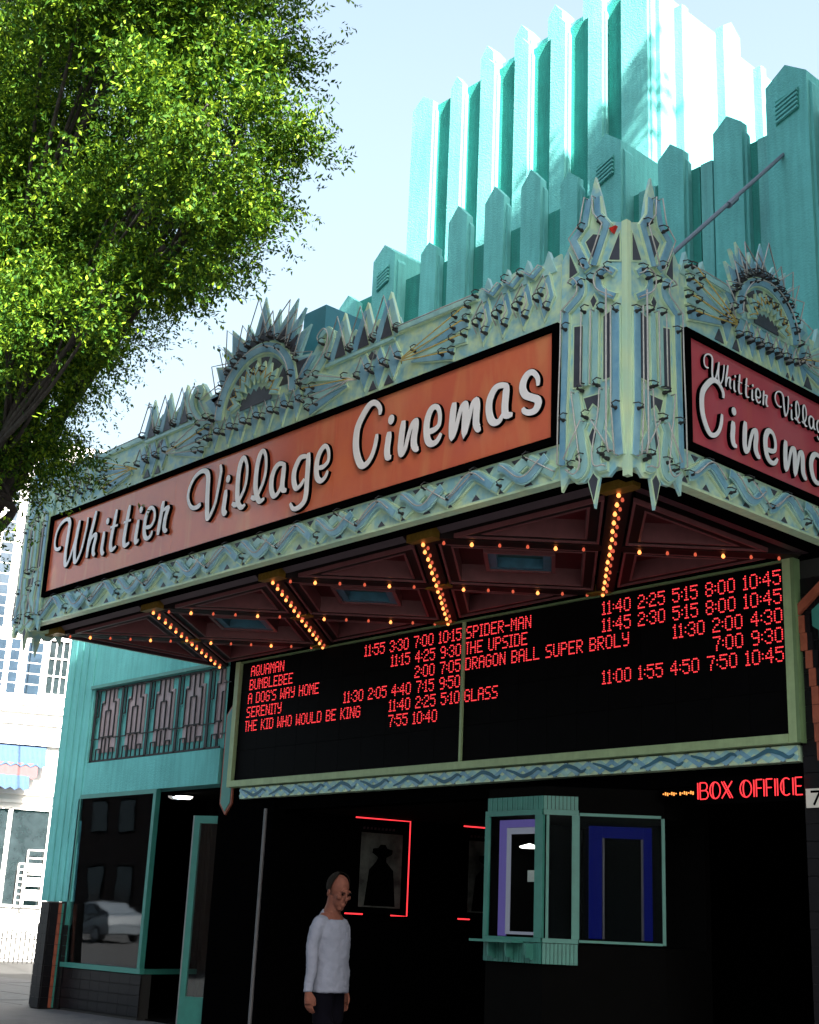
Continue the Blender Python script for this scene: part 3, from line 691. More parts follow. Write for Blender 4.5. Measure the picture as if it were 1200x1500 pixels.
# the end face repeats the words: small script above, large below
z0 = 5.93
cin = GLYPHS[15:]; cx0 = xmin(cin[0][1])
for c, ss in cin:
    letter([[(9.35+(p[0]-cx0)*.93, 5.765+(p[1]-z0)*.83+.0) for p in s] for s in ss], FR, 1, .056)
wv = GLYPHS[:15]; wx0 = xmin(wv[0][1])
for c, ss in wv:
    letter([[(9.40+(p[0]-wx0)*.352, 6.315+(p[1]-z0)*.36) for p in s] for s in ss], FR, .4, .018)

# ---------------- corner ornaments
O1 = [(0, 7.44), (.19, 7.52), (.25, 7.80), (.318, 8.02), (.385, 7.80), (.45, 7.60), (.58, 7.50), (.625, 7.42), (.705, 7.30)]
O2 = [(.705, 5.26), (.685, 5.10), (.60, 5.215), (.52, 5.142), (.43, 5.135), (.39, 5.175), (.322, 4.885), (.265, 5.15), (.16, 5.13), (.08, 5.20), (.03, 5.18), (0, 5.10)]
DK = [[(.543, 6.604), (.450, 6.585), (.456, 6.011), (.548, 6.03)], [(.213, 6.60), (.125, 6.63), (.135, 6.015), (.215, 6.014)],
      [(.43, 5.895), (.25, 5.892), (.262, 5.763), (.334, 5.829), (.39, 5.77)], [(.330, 5.6), (.285, 5.516), (.335, 5.42), (.372, 5.53)],
      [(.372, 5.13), (.325, 5.19), (.275, 5.13), (.32, 4.95)],
      [(.415, 7.393), (.33, 7.441), (.245, 7.401), (.33, 7.20)], [(.035, 7.347), (.035, 7.084), (.15, 7.128)], [(.605, 7.341), (.513, 7.128), (.605, 7.102)],
      [(.323, 6.84), (.29, 6.775), (.33, 6.725), (.361, 6.798)]]
BN = [([(.629, 6.766), (.633, 6.344), (.650, 5.795), (.655, 5.33)], .066, 0), ([(.393, 6.70), (.40, 6.0)], .062, 0), ([(.285, 6.67), (.296, 5.98)], .062, 0),
      ([(.066, 6.64), (.066, 5.75), (.03, 5.28)], .082, 0), ([(.505, 5.96), (.43, 5.47), (.405, 5.27), (.47, 5.20), (.56, 5.26)], .072, 4),
      ([(.19, 5.91), (.205, 5.68), (.265, 5.38), (.25, 5.23), (.16, 5.215)], .072, 4), ([(.40, 5.67), (.585, 5.36)], .055, 0), ([(.286, 5.65), (.085, 5.33)], .055, 0),
      ([(.364, 7.80), (.415, 7.56), (.545, 7.45), (.385, 7.11)], .072, 0), ([(.275, 7.78), (.262, 7.60), (.16, 7.46), (.31, 7.12)], .07, 0),
      ([(.085, 6.97), (.16, 7.03), (.25, 6.98), (.225, 6.85), (.075, 6.74)], .062, 4), ([(.555, 7.02), (.50, 7.045), (.446, 6.97), (.455, 6.88), (.54, 6.82), (.618, 6.77)], .062, 4)]
BO = [(.401, 6.692), (.221, 6.655), (.045, 6.591), (.619, 6.592), (.44, 5.965), (.262, 5.964), (.058, 5.703), (.636, 5.739), (.39, 5.703), (.445, 5.326), (.542, 5.282),
      (.215, 5.331), (.16, 5.28), (.442, 7.512), (.427, 7.154), (.336, 6.977), (.219, 7.495), (.144, 7.021), (.22, 6.971), (.44, 6.957)]
def corner(F, tubes=True):
    n = .034
    mb = MB(); mb.prism(O1+O2, n, .004, F); mb.obj("corner_plate", M['airbrush'], MQ)
    for p in DK: plate(offset_poly(p, -.014), F, n+.0005, n+.010, M['pale'], "pane_rim"); plate(p, F, n+.0101, n+.014, M['slate'], "slate_inlay")
    for i, (p, w, s) in enumerate(BN): channel(p, w*1.22, F, n, 'blue' if i in (0, 3, 8, 9, 10, 11) else 'aqua', tubes, False, smooth=s, off=(.012, 0))
    if tubes:
        for q in BO: boot(q[0], q[1], F, n)
        if True:
            t = MB(); t.tube([F(.115, 6.8, n+.1), F(.115, 5.42, n+.1), F(.09, 5.3, n+.1)], .009, 6); t.obj("neon_tube", M['tube'], MQ, smooth=True)
corner(lambda s, v, n: (FX-s, FY-n, v)); corner(lambda s, v, n: (FX+n, FY+s, v))
corner(lambda s, v, n: (LX+s, FY-n, v)); corner(lambda s, v, n: (LX-n, FY+s, v), False)
mb = MB(); mb.box(FX-.012, FX+.046, FY-.046, FY+.012, 5.10, 7.45); mb.obj("corner_bead", M['pale'], MQ)
mb = MB(); mb.box(LX-.046, LX+.012, FY-.046, FY+.012, 5.10, 7.45); mb.obj("corner_bead", M['pale'], MQ)
mb = MB(); mb.prism([(FX-.135, 7.42), (FX-.06, 7.42), (FX-.1, 7.36)], .07, .035, FF); mb.obj("red_lens", M['red_lens'], MQ)

# ---------------- sunburst
def burst(F, c, cz, S, mir=1, boots=True):
    def q(d, z): return (c+d*S, cz+z*S)
    tips = [(0, 1.40, .30), (.64, 1.17, .29), (.92, .76, .27), (.31, 1.14, .22), (.80, 1.0, .16), (1.14, .36, .28)]
    L = []
    for d, z, w in tips:
        for s in ((1, -1) if d > 0 else (1,)): L.append((d*s, z, w))
    for i, (d, z, w) in enumerate(L):
        r = sqrt(d*d+z*z); ux, uz = d/r, z/r; px, pz = -uz, ux; rb = .62
        tri = [q(ux*rb+px*w, uz*rb+pz*w), q(ux*rb-px*w, uz*rb-pz*w), q(d, z)]
        n1 = .005+.0017*i
        mb = MB(); mb.prism(tri, n1, -.012-.001*i, F); mb.obj("sunburst_ray", M['airbrush'] if i % 2 == 0 else M['aqua'], MQ)
        if w > .12:
            ri = (r-.62)
            tri2 = [q(ux*(.80)+px*w*.58, uz*.80+pz*w*.58), q(ux*(.80)-px*w*.58, uz*.80-pz*w*.58), q(ux*(r-.09), uz*(r-.09))]
            plate(tri2, F, n1+.0005, n1+.012, M['blue'], "ray_inlay")
            plate([q(ux*.80+px*w*.26, uz*.80+pz*w*.26), q(ux*.80-px*w*.26, uz*.80-pz*w*.26), q(ux*(r-.30), uz*(r-.30))], F, n1+.0125, n1+.018, M['slate'], "slate_inlay")
            t = MB(); a1 = q(ux*.80+px*w*.75, uz*.80+pz*w*.75); a2 = q(ux*(r-.05), uz*(r-.05)); a3 = q(ux*.80-px*w*.75, uz*.80-pz*w*.75)
            t.tube([F(*a1, .10), F(*a2, .10), F(*a3, .10)], .0075, 5); t.obj("neon_tube", M['tube'], MQ, smooth=True)
            if boots: boot(*a1, F, .01); boot(*a3, F, .01)
            # slate field between the rays
    for ang in (20, 44, 62, 80, 100, 118, 136, 160):
        a = radians(ang); r0, r1 = .80, 1.0
        plate([q(cos(a-.10)*r0, sin(a-.10)*r0), q(cos(a+.10)*r0, sin(a+.10)*r0), q(cos(a)*r1, sin(a)*r1)], F, .024, .034, M['slate'], "slate_inlay")
    # back plate, ring, inner saw-tooth ring and slate segments
    pts = [q(cos(pi*k/24)*.84, sin(pi*k/24)*.84) for k in range(25)]
    plate(pts, F, -.05, .0225, M['airbrush'], "sunburst_plate")
    for a0, a1 in ((12, 36), (42, 64), (70, 86), (94, 110), (116, 138), (144, 168)):
        seg = [q(cos(radians(a0+(a1-a0)*k/5))*.60, sin(radians(a0+(a1-a0)*k/5))*.60) for k in range(6)]+[q(cos(radians((a0+a1)/2))*.36, sin(radians((a0+a1)/2))*.36)]
        plate(seg, F, .023, .030, M['slate'], "slate_inlay")
    ring = [q(cos(pi*k/20)*.71, sin(pi*k/20)*.71) for k in range(0, 21)]
    channel(ring, .15*S, F, .0235, 'blue', True, False, tn=.08)
    zz = [q(cos(pi*k/22)*(.47 if k % 2 else .36), sin(pi*k/22)*(.47 if k % 2 else .36)) for k in range(1, 22)]
    channel(zz, .085*S, F, .031, 'aqua', True, False, ty=True, tn=.07)
    jag = [q(-.30, 0.02)]+[q(-.30+.6*k/12, (.15 if k % 2 else .09)+.09*sin(pi*k/12)) for k in range(13)]+[q(.30, .02)]
    plate(jag, F, .0315, .040, M['slate'], "slate_inlay")
    if boots:
        for a in (15, 55, 75, 110, 125, 165): boot(*q(cos(radians(a))*.71, sin(radians(a))*.71), F, .03)
        for a in (30, 70, 95, 150): boot(*q(cos(radians(a))*.41, sin(radians(a))*.41), F, .03)
def spear(F, u, S=1.0, z1=7.16, z0_=6.79, lean=0):
    w = .078*S; zm = z0_+(z1-z0_)*.55
    p = [(u, z1), (u+w, zm), (u+lean, z0_), (u-w, zm)]
    plate(offset_poly(p, -.014), F, .0005, .02, M['pale'], "spear_rim"); plate(p, F, .0201, .030, M['blue'], "spear_inlay")
    t = MB(); t.tube([F(u-w, zm-.05, .03), F(u-w*.9, zm-.05, .09), F(u, z1-.05, .09), F(u+w*.9, zm-.05, .09), F(u+w, zm-.05, .03)], .0075, 5); t.obj("neon_tube", M['tube'], MQ, smooth=True)
    boot(u-w*.9, zm-.07, F, .01); boot(u+w*.9, zm-.03, F, .01)
def fan(F, v, ends, ty=False, W_=1.0):
    for i, e in enumerate(ends):
        d = Vector(e)-Vector(v); a = Vector(v)+d*.20
        mb = MB(); P = [tuple(a), e]; lvl[0] = (lvl[0]+1) % 7; k = lvl[0]*.0012
        rib(mb, P, .09, .0005, .02+k, F, 0, [.035*W_, .148*W_]); rib(mb, P, .06, .0201+k, .032+k, F, 1, [.018*W_, .112*W_])
        mb.obj("fan_ray", [M['pale'], M['blue' if i % 2 else 'aqua']], MQ)
        t = MB(); t.tube([F(v[0], v[1], .03), F(*(Vector(v)+d*.08), .095), F(*(Vector(v)+d*.97), .095), F(e[0], e[1], .03)], .0068, 6); t.obj("neon_tube", M['tube_y'] if (ty or i == 1) else M['tube'], MQ, smooth=True)
        boot(e[0], e[1], F, .01); boot(*(Vector(v)+d*.82), F, .01)
        if i == 0: boot(*(Vector(v)+d*.22), F, .01)
def crown(F, u, s, tip=7.82, base=7.28, w=.225):
    lvl[0] = (lvl[0]+1) % 7; e = lvl[0]*.0013; tp = (u+.02*s, tip)
    mb = MB(); mb.prism([(u-w, base), (u+w, base), tp], .012+e, -.012-e, F); mb.obj("crown_point", M['pale'], MQ)
    for k in (-1, 1):
        mb = MB(); rib(mb, [(u+k*w*.74, base+.01), (tp[0]+k*.018, tip-.10)], .09, .0125+e, .022+e+.002*(k+1), F, 0, [.10, .05]); mb.obj("crown_band", M['aqua' if k > 0 else 'blue'], MQ)
    plate([(u-w*.40, base+.02), (u+w*.40, base+.02), (u, tip-.27)], F, .0265+e, .030+e, M['slate'], "slate_inlay")
    t = MB(); t.tube([F(u-w*.75, base+.05, .03), F(u-w*.75, base+.06, .10), F(u, tip-.07, .10), F(u+w*.75, base+.06, .10), F(u+w*.75, base+.05, .03)], .0075, 6); t.obj("neon_tube", M['tube'], MQ, smooth=True)
    boot(u-w*.8, base+.05, F, .01); boot(u+w*.75, base+.03, F, .01)
def diamond(F, u, s, zc=7.03):
    w, h = .095, .21; k = .035*s
    p = [(u+k, zc+h), (u+w, zc-.02), (u-k*.4, zc-h), (u-w, zc+.04)]
    plate(offset_poly(p, -.016), F, .0005, .018, M['pale'], "diamond_rim"); plate(p, F, .0181, .030, M['blue'], "diamond_inlay")
    plate(offset_poly(p, .035), F, .0301, .034, M['pale'], "diamond_core")
    t = MB(); t.tube([F(u-w, zc-.1, .03), F(u-w, zc, .10), F(u+k, zc+h-.03, .10), F(u+w, zc-.02, .10), F(u+w*.3, zc-h+.06, .10), F(u+w*.3, zc-h+.06, .03)], .0068, 6); t.obj("neon_tube", M['tube'], MQ, smooth=True)
    boot(u-w*.9, zc-.02, F, .01); boot(u+w*.4, zc-h+.07, F, .01); boot(u-w*.3, zc+.02, F, .01)
CX = -12.0
burst(FF, CX, 7.12, 1.0)
# centre backing so the lower frieze is unbroken
for s in (1, -1):
    m = lambda d: CX+s*d
    # scroll beside the sunburst
    channel([(m(.86), 7.16), (m(1.08), 7.22), (m(1.26), 7.38), (m(1.34), 7.56), (m(1.26), 7.69), (m(1.15), 7.63), (m(1.19), 7.54)], .085, FF, .006, 'aqua', True, True, smooth=4)
    plate([(m(.86), 7.30), (m(1.50), 7.30), (m(1.42), 7.62), (m(1.20), 7.76), (m(1.02), 7.55)], FF, -.06, .003, M['airbrush'], "scroll_plate")
    plate([(m(1.28), 7.28), (m(2.50), 7.28), (m(2.40), 7.50), (m(2.25), 7.42), (m(2.07), 7.58), (m(1.88), 7.44), (m(1.69), 7.58), (m(1.50), 7.44), (m(1.36), 7.56)], FF, -.03, -.004, M['airbrush'], "crest_plate")
    plate([(m(3.50), 7.28), (m(4.60), 7.28), (m(4.60), 7.42), (m(4.31), 7.38), (m(4.05), 7.44), (m(3.79), 7.38), (m(3.55), 7.42)], FF, -.03, -.004, M['airbrush'], "crest_plate")
    for d in (1.50, 1.88, 2.25): crown(FF, m(d), s)
    plate([(m(1.62), 7.31), (m(1.76), 7.31), (m(1.69), 7.50)], FF, -.02, .012, M['slate'], "slate_inlay")
    plate([(m(1.99), 7.31), (m(2.13), 7.31), (m(2.06), 7.50)], FF, -.02, .012, M['slate'], "slate_inlay")
    channel([(m(2.42), 7.335), (m(3.55), 7.325)], .085, FF, .001, 'aqua', True, True)
    channel([(m(1.25), 7.262), (m(2.36), 7.262)], .05, FF, .001, 'aqua', False, False)
    fan(FF, (m(1.80), 6.95), [(m(.98), 7.22), (m(.92), 7.07), (m(.92), 6.93), (m(1.02), 6.81)])
    fan(FF, (m(2.50), 6.93), [(m(3.46), 7.24), (m(3.44), 7.10), (m(3.42), 6.95), (m(3.25), 6.82)], True)
    for d, z1, z0_ in ((1.92, 7.2, 6.82), (2.15, 7.22, 6.78), (2.38, 7.2, 6.82)): spear(FF, m(d), 1.25, z1, z0_)
    plate([(m(1.98), 6.775), (m(2.10), 6.775), (m(2.04), 6.88)], FF, .001, .012, M['slate'], "slate_inlay")
    plate([(m(2.22), 6.775), (m(2.36), 6.775), (m(2.28), 6.88)], FF, .001, .012, M['slate'], "slate_inlay")
    plate([(m(2.00), 7.22), (m(2.12), 7.12), (m(1.90), 7.14)], FF, .001, .012, M['slate'], "slate_inlay")
    for i, d in enumerate((3.66, 3.92, 4.18, 4.44)):
        diamond(FF, m(d), s)
        mb = MB(); uu = m(d+.02); mb.prism([(uu-.10, 7.25), (uu+.10, 7.25), (uu, 7.49)], .014+.001*i, -.03, FF); mb.obj("crest_point", M['aqua'], MQ)
        if i < 3:
            channel([(m(d+.03), 7.34), (m(d+.13), 7.265), (m(d+.23), 7.335)], .045, FF, .016, 'blue', True, i == 1)
for i in range(7): spear(FF, CX-.78+.26*i)
# lower weave frieze
def weave(F, a, c, per, z0_=5.245, z1=5.545, flip=False):
    zc = (z0_+z1)/2; A = (z1-z0_)*.30; n = int(round((c-a)/per)); per = (c-a)/n
    for i in range(n):
        u = a+per*i; sg = 1 if i % 2 == 0 else -1
        for k_, dd in enumerate((0, .5)):
            x0 = u+per*dd; x1 = x0+per*.5
            up_ = 1 if k_ == 0 else -1
            channel([(x0+.01, zc-A*1.05*up_), (x1-.01, zc+A*1.05*up_)], .125, F, .001, 'aqua', (i+k_) % 2 == 0, k_ == 0, tn=.07, off=(.01, .01))
            if k_ == 0:
                ppp = [(x0+(per)*t, zc+A*1.0*sg*cos(pi*2*t)*-1) for t in (0, .12, .25, .38, .5, .62, .75, .88)]
                mb = MB(); P = catmull(ppp, 3); rib(mb, P, .095, .045, .056, F, 0); rib(mb, P, .065, .0581, .064, F, 1); mb.obj("wave_band", [M['aqua'], M['blue']], MQ)
                t = MB(); t.tube([F(p[0], p[1]+.012, .10) for p in P[2:-2]], .0075, 5); t.obj("neon_tube", M['tube'], MQ, smooth=True)
            plate([(x0-.05, z0_+.012), (x0+.05, z0_+.012), (x0, z0_+.065)], F, .0005, .008, M['slate'], "slate_inlay")
            plate([(x0+per*.25-.05, z1-.012), (x0+per*.25+.05, z1-.012), (x0+per*.25, z1-.065)], F, .0005, .008, M['slate'], "slate_inlay")
weave(FF, -16.60, -7.42, .66); weave(FR, 9.15, 11.62, .62)
# right face frieze
burst(FR, 10.47, 7.13, .68)
fan(FR, (9.95, 6.98), [(9.27, 7.34), (9.22, 7.20), (9.20, 7.03), (9.22, 6.88)], True)
fan(FR, (10.99, 6.98), [(11.6, 7.30), (11.62, 7.15), (11.62, 6.98), (11.58, 6.84)])
for d in (-.42, -.24, -.08, .08, .24, .42): spear(FR, 10.47+d, 1.0, 7.12, 6.78)
for u, t_ in ((9.22, 7.50), (9.48, 7.50), (11.45, 7.5), (11.2, 7.52)):
    mb = MB(); mb.prism([(u-.09, 7.25), (u+.09, 7.25), (u, t_)], .014, -.03, FR); mb.obj("crest_point", M['aqua'], MQ)
channel([(9.2, 7.33), (9.42, 7.34), (9.9, 7.33)], .07, FR, .004, 'aqua', True, True)
for u in (9.72, 10.0, 10.9, 11.22): plate([(u-.07, 6.775), (u+.07, 6.775), (u, 6.90)], FR, .001, .012, M['slate'], "slate_inlay")
for d in (9.82, 11.12): spear(FR, d, 1.2, 7.22, 6.8)
# boxes standing behind the crest (steel backs of the sunburst)
BGS = mat("blue_grey_sheet", (.03, .20, .27), .5, .15, 4)
mb = MB(); mb.box(CX+.50, CX+.90, FY+.2, FY+.9, 7.06, 8.20); mb.obj("sign_back_box", BGS, MQ)
mb = MB(); mb.box(CX+1.9, CX+2.35, FY+.25, FY+.6, 7.06, 7.55); mb.obj("sign_back_box", BGS, MQ)

# ---------------- soffit
XO = [-17.15+2.5075*k for k in range(5)]; YO, YW = 8.87, 11.69
ZS = 5.226
b = MB(); b.box(LX+.14, -7.0, 8.70, 11.7, 5.45, 5.47); b.obj("soffit_board", M['soffit_d'], MQ)
def TS_(u, v, n): return (u, v, n)    # plan polygons: n is height
def ring(poly, d0, d1, z0_, z1_, m, name):
    a = offset_poly(poly, d0); c = offset_poly(poly, d1); k = len(poly); mb = MB()
    vs = [(p[0], p[1], z0_) for p in a]+[(p[0], p[1], z0_) for p in c]+[(p[0], p[1], z1_) for p in a]+[(p[0], p[1], z1_) for p in c]
    fs = []
    for i in range(k):
        j = (i+1) % k; fs += [(i, j, k+j, k+i), (i, 2*k+i, 2*k+j, j), (k+i, k+j, 3*k+j, 3*k+i), (2*k+i, 3*k+i, 3*k+j, 2*k+j)]
    mb.add(vs, fs); mb.obj(name, m, MQ)
def inset_ok(poly, d):
    q = offset_poly(poly, d); cxx = sum(p[0] for p in poly)/len(poly); cyy = sum(p[1] for p in poly)/len(poly); return q
cen = [((XO[k]+XO[k+1])/2, (YO+YW)/2) for k in range(4)]
regs = []
for k in range(4):
    regs.append(([(XO[k], YO), (XO[k+1], YO), cen[k]], 't')); regs.append(([(XO[k], YW), cen[k], (XO[k+1], YW)], 't'))
for k in range(1, 4): regs.append(([(XO[k], YO), cen[k], (XO[k], YW), cen[k-1]], 'd'))
regs.append(([(XO[0], YO), cen[0], (XO[0], YW)], 't')); regs.append(([(XO[4], YO), (XO[4], YW), cen[3]], 't'))
for poly, kd in regs:
    ring(poly, .13, .155, 5.215, 5.26, M['pinkline'], "coffer_trim")
    ring(poly, .156, .25, 5.235, 5.44, M['soffit_d'], "coffer_frame")
    ring(poly, .25, .272, 5.225, 5.44, M['pinkline'], "coffer_trim")
    q = offset_poly(poly, .273); mb = MB(); mb.prism(q, 5.42, 5.44, TS_); mb.obj("coffer_panel", M['soffit'], MQ)
    if kd == 'd':
        xs = [p[0] for p in poly]; ys = [p[1] for p in poly]; cx_, cy_ = sum(xs)/4, sum(ys)/4
        inn = [(cx_+(p[0]-cx_)*.36, cy_+(p[1]-cy_)*.36) for p in poly]
        ring(inn, -.04, 0, 5.27, 5.415, M['pinkline'], "coffer_trim"); ring(inn, .001, .09, 5.29, 5.415, M['navy'], "coffer_frame")
        mb = MB(); mb.prism(offset_poly(inn, .091), 5.40, 5.415, TS_); mb.obj("coffer_panel", M['coffer_teal'], MQ)
def beam(p, q, w, z0_, z1_, m, name="bulb_trough"):
    P, Q = Vector(p), Vector(q); t = (Q-P).normalized(); n_ = Vector((-t.y, t.x))*w/2
    mb = MB(); mb.prism([tuple(P+n_), tuple(P-n_), tuple(Q-n_), tuple(Q+n_)], z0_, z1_, TS_); return mb.obj(name, m, MQ)
bl = MB(); bl.lathe([(0, -.046), (.013, -.040), (.0195, -.028), (.017, -.014), (.010, -.004), (.009, .0)], (0, 0, 0), 8); bulb_me = bl.mesh("light_bulb", M['bulb'], True)
bd = MB(); bd.lathe([(0, -.040), (.011, -.035), (.016, -.024), (.014, -.011), (.009, -.0)], (0, 0, 0), 8); bulb_d = bd.mesh("light_bulb", M['bulb_dim'], True)
for k in range(4):
    a, c = (XO[k+1], YO), (XO[k], YW)            # densely lit diagonal
    for j, (p, q) in enumerate(((a, cen[k]), (cen[k], c))): beam(p, q, .20, 5.208+.001*j, 5.40, M['soffit_d'])
    for i in range(27):
        t = (i+.5)/27; x = a[0]+(c[0]-a[0])*t; y = a[1]+(c[1]-a[1])*t
        jx = .020*(1 if i % 2 else -1)+rnd.uniform(-.006, .006)
        inst("light_bulb", bulb_me if i % 2 == 0 else bulb_d, MQ, (x+jx*.7, y+jx*.7, 5.208))
    a, c = (XO[k], YO), (XO[k+1], YW)            # sparse diagonal
    for j, (p, q) in enumerate(((a, cen[k]), (cen[k], c))): beam(p, q, .20, 5.211+.001*j, 5.40, M['soffit_d'])
    for i in range(13):
        t = (i+.7)/13.4; x = a[0]+(c[0]-a[0])*t; y = a[1]+(c[1]-a[1])*t
        inst("light_bulb", bulb_me if i % 3 == 1 else bulb_d, MQ, (x, y, 5.211))
for k in range(5):
    for (gx, gy) in ((XO[k], YO-.03),):
        mb = MB(); mb.box(gx-.18, gx+.20, gy-.05, gy+.05, 5.20, 5.36); mb.box(gx-.05, gx+.16, gy+.051, gy+.10, 5.203, 5.33); mb.obj("gold_bracket", M['gold'], MQ)
for k in range(1, 4):
    mb = MB(); mb.box(cen[k-1][0]-.16, cen[k-1][0]-.03, cen[k-1][1]-.06, cen[k-1][1]+.06, 5.19, 5.30); mb.box(cen[k-1][0]+.03, cen[k-1][0]+.16, cen[k-1][1]-.06, cen[k-1][1]+.06, 5.19, 5.30); mb.obj("gold_bracket", M['gold'], MQ)
    mb = MB(); mb.box(XO[k]-.14, XO[k]+.14, YW-.16, YW-.05, 5.19, 5.30); mb.obj("gold_bracket", M['gold'], MQ)
for k in range(4):
    x0, x1 = XO[k]+.25, XO[k+1]-.25
    mb = MB(); mb.add([(x0, 8.70, 5.44), (x1, 8.70, 5.44), (x1, 8.70, 5.36), (x0, 8.70, 5.36), (x0, 8.86, 5.235), (x1, 8.86, 5.235), (x1, 8.86, 5.44), (x0, 8.86, 5.44)],
                      [(0, 1, 2, 3), (3, 2, 5, 4), (4, 5, 6, 7), (0, 3, 4, 7), (1, 6, 5, 2)]); mb.obj("moulding", M['mould'], MQ)
mb = MB(); mb.box(-7.10, -6.98, 8.9, 11.7, 5.24, 5.44); mb.obj("moulding", M['mould'], MQ)
mb = MB(); mb.box(-17.22, -17.18, 8.9, 11.7, 5.205, 5.44); mb.obj("moulding", M['mould'], MQ)

# support rod
SR = MB(); SR.tube([(-6.75, 9.02, 7.35), (-7.08, 11.70, 9.84)], .024, 8); SR.lathe([(.05, -.02), (.05, .02), (0, .02)], (-7.08, 11.70, 9.84), 8, axis='y')
SR.tube([(-6.9, 10.32, 8.545), (-6.93, 10.5, 8.71)], .036, 8)
tag(SR.obj("support_rod", M['steel_d']), "grey steel tie rod slanting from the marquee's corner up to the ribbed teal wall", "rod")

# ================================================================== SHOWTIME BOARD
SB = empty("showtime_board", "black LED showtimes board in a pale green frame under the marquee", "sign")
BY = 11.70
for xa, xb in ((-16.60, -11.90), (-11.86, -7.30)):
    b = MB(); b.box(xa, xb, BY+.02, 11.859, 3.45, 5.215); b.obj("display_panel", M['black'], SB)
    wm, hm = (xb-xa)/10, (5.19-3.452)/4
    md_ = MB(); md_.box(.002, wm-.002, 0, .019, .002, hm-.002); md_ = md_.mesh("led_module", M['led_board'])
    for i in range(10):
        for j in range(4): inst("led_module", md_, SB, (xa+wm*i, BY-rnd.uniform(0, .0006), 3.452+hm*j))
b = MB(); b.box(-16.72, -16.62, BY-.05, 11.859, 3.36, 5.215); b.obj("board_frame", M['frame_g'], SB)
b = MB(); b.box(-7.29, -7.20, BY-.05, BY+.0, 3.36, 5.215); b.obj("board_frame", M['frame_g'], SB)
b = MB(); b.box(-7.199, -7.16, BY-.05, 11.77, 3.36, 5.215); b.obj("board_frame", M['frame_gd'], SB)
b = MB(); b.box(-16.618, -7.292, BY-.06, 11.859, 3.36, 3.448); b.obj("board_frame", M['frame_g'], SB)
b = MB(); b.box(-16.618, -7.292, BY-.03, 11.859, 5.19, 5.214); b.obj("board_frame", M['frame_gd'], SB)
b = MB(); b.box(-11.898, -11.862, BY-.03, 11.859, 3.45, 5.188); b.obj("board_divider", M['frame_g'], SB)
FONT = {'A':"01110 10001 10001 11111 10001 10001 10001",'B':"11110 10001 10001 11110 10001 10001 11110",'C':"01110 10001 10000 10000 10000 10001 01110",'D':"11110 10001 10001 10001 10001 10001 11110",'E':"11111 10000 10000 11110 10000 10000 11111",'G':"01110 10001 10000 10111 10001 10001 01110",'H':"10001 10001 10001 11111 10001 10001 10001",'I':"111 010 010 010 010 010 111",'K':"10001 10010 10100 11000 10100 10010 10001",'L':"10000 10000 10000 10000 10000 10000 11111",'M':"10001 11011 10101 10101 10001 10001 10001",'N':"10001 11001 11001 10101 10011 10011 10001",'O':"01110 10001 10001 10001 10001 10001 01110",'P':"11110 10001 10001 11110 10000 10000 10000",'Q':"01110 10001 10001 10001 10101 10010 01101",'R':"11110 10001 10001 11110 10100 10010 10001",'S':"01111 10000 10000 01110 00001 00001 11110",'T':"111 010 010 010 010 010 010",'U':"10001 10001 10001 10001 10001 10001 01110",'W':"10001 10001 10001 10101 10101 11011 10001",'Y':"10001 10001 10001 01111 00001 00001 01110",'-':"0000 0000 0000 1111 0000 0000 0000","'":"1 1 0 0 0 0 0",':':"0 0 1 0 1 0 0",
'0':"01110 10001 10001 10001 10001 10001 01110",'1':"010 110 010 010 010 010 111",'2':"01110 10001 00001 00110 01000 10000 11111",'3':"01110 10001 00001 00110 00001 10001 01110",'4':"00010 00110 01010 10010 11111 00010 00010",'5':"11111 10000 11110 00001 00001 10001 01110",'7':"11111 00001 00010 00010 00100 00100 00100",'8':"01110 10001 10001 01110 10001 10001 01110",'9':"01110 10001 10001 01111 00001 00001 01110"}
PX, PZ = .0196, .0232
gm = {}
def gmesh(c):
    if c not in gm:
        mb = MB(); rows = FONT[c].split()
        for r, row in enumerate(rows):
            for k, ch in enumerate(row):
                if ch == '1':
                    x = k*PX; z = (6-r)*PZ; r_ = .0082
                    vs = [(x+r_*cos(a), 0, z+r_*sin(a)) for a in [radians(30+60*i) for i in range(6)]]
                    mb.add([(x_, -.004, z_) for x_, _, z_ in vs]+vs, [tuple(range(6))]+[(i, (i+1) % 6, 6+(i+1) % 6, 6+i) for i in range(6)])
        gm[c] = (mb.mesh("led_character", M['led'], recalc=False), len(rows[0]))
    return gm[c]
def twidth(s): return sum((gmesh(c)[1]+1)*PX if c != ' ' else 4*PX for c in s)-PX
def led(s, x, z, right=False, k=1.0):
    if right: x -= twidth(s)
    for c in s:
        if c == ' ': x += 4*PX; continue
        me, w = gmesh(c); inst("led_character", me, SB, (x, BY-.003, z)); x += (w+1)*PX
R_ = [4.98-.1985*i for i in range(6)]
for i, s in enumerate(("AQUAMAN", "BUMBLEBEE", "A DOG'S WAY HOME", "SERENITY", "THE KID WHO WOULD BE KING")): led(s, -16.37-.012*i, R_[i]-.005*i)
XL = -11.925
led("11:55 3:30 7:00 10:15", XL, R_[0], True); led("11:15 4:25 9:30", XL, R_[1], True); led("2:00 7:05", XL, R_[2], True)
led("11:30 2:05 4:40 7:15 9:50", XL, R_[3], True); led("11:40 2:25 5:10", XL, R_[4], True)
led("7:55 10:40", XL-twidth("11:40 2:25 5:10"), R_[5])
led("SPIDER-MAN", -11.84, R_[0]); led("THE UPSIDE", -11.84, R_[1]); led("DRAGON BALL SUPER BROLY", -11.84, R_[2]); led("GLASS", -11.84, R_[4])
XR = -7.325
led("11:40 2:25 5:15 8:00 10:45", XR, R_[0], True); led("11:45 2:30 5:15 8:00 10:45", XR, R_[1], True); led("11:30 2:00 4:30", XR, R_[2], True)
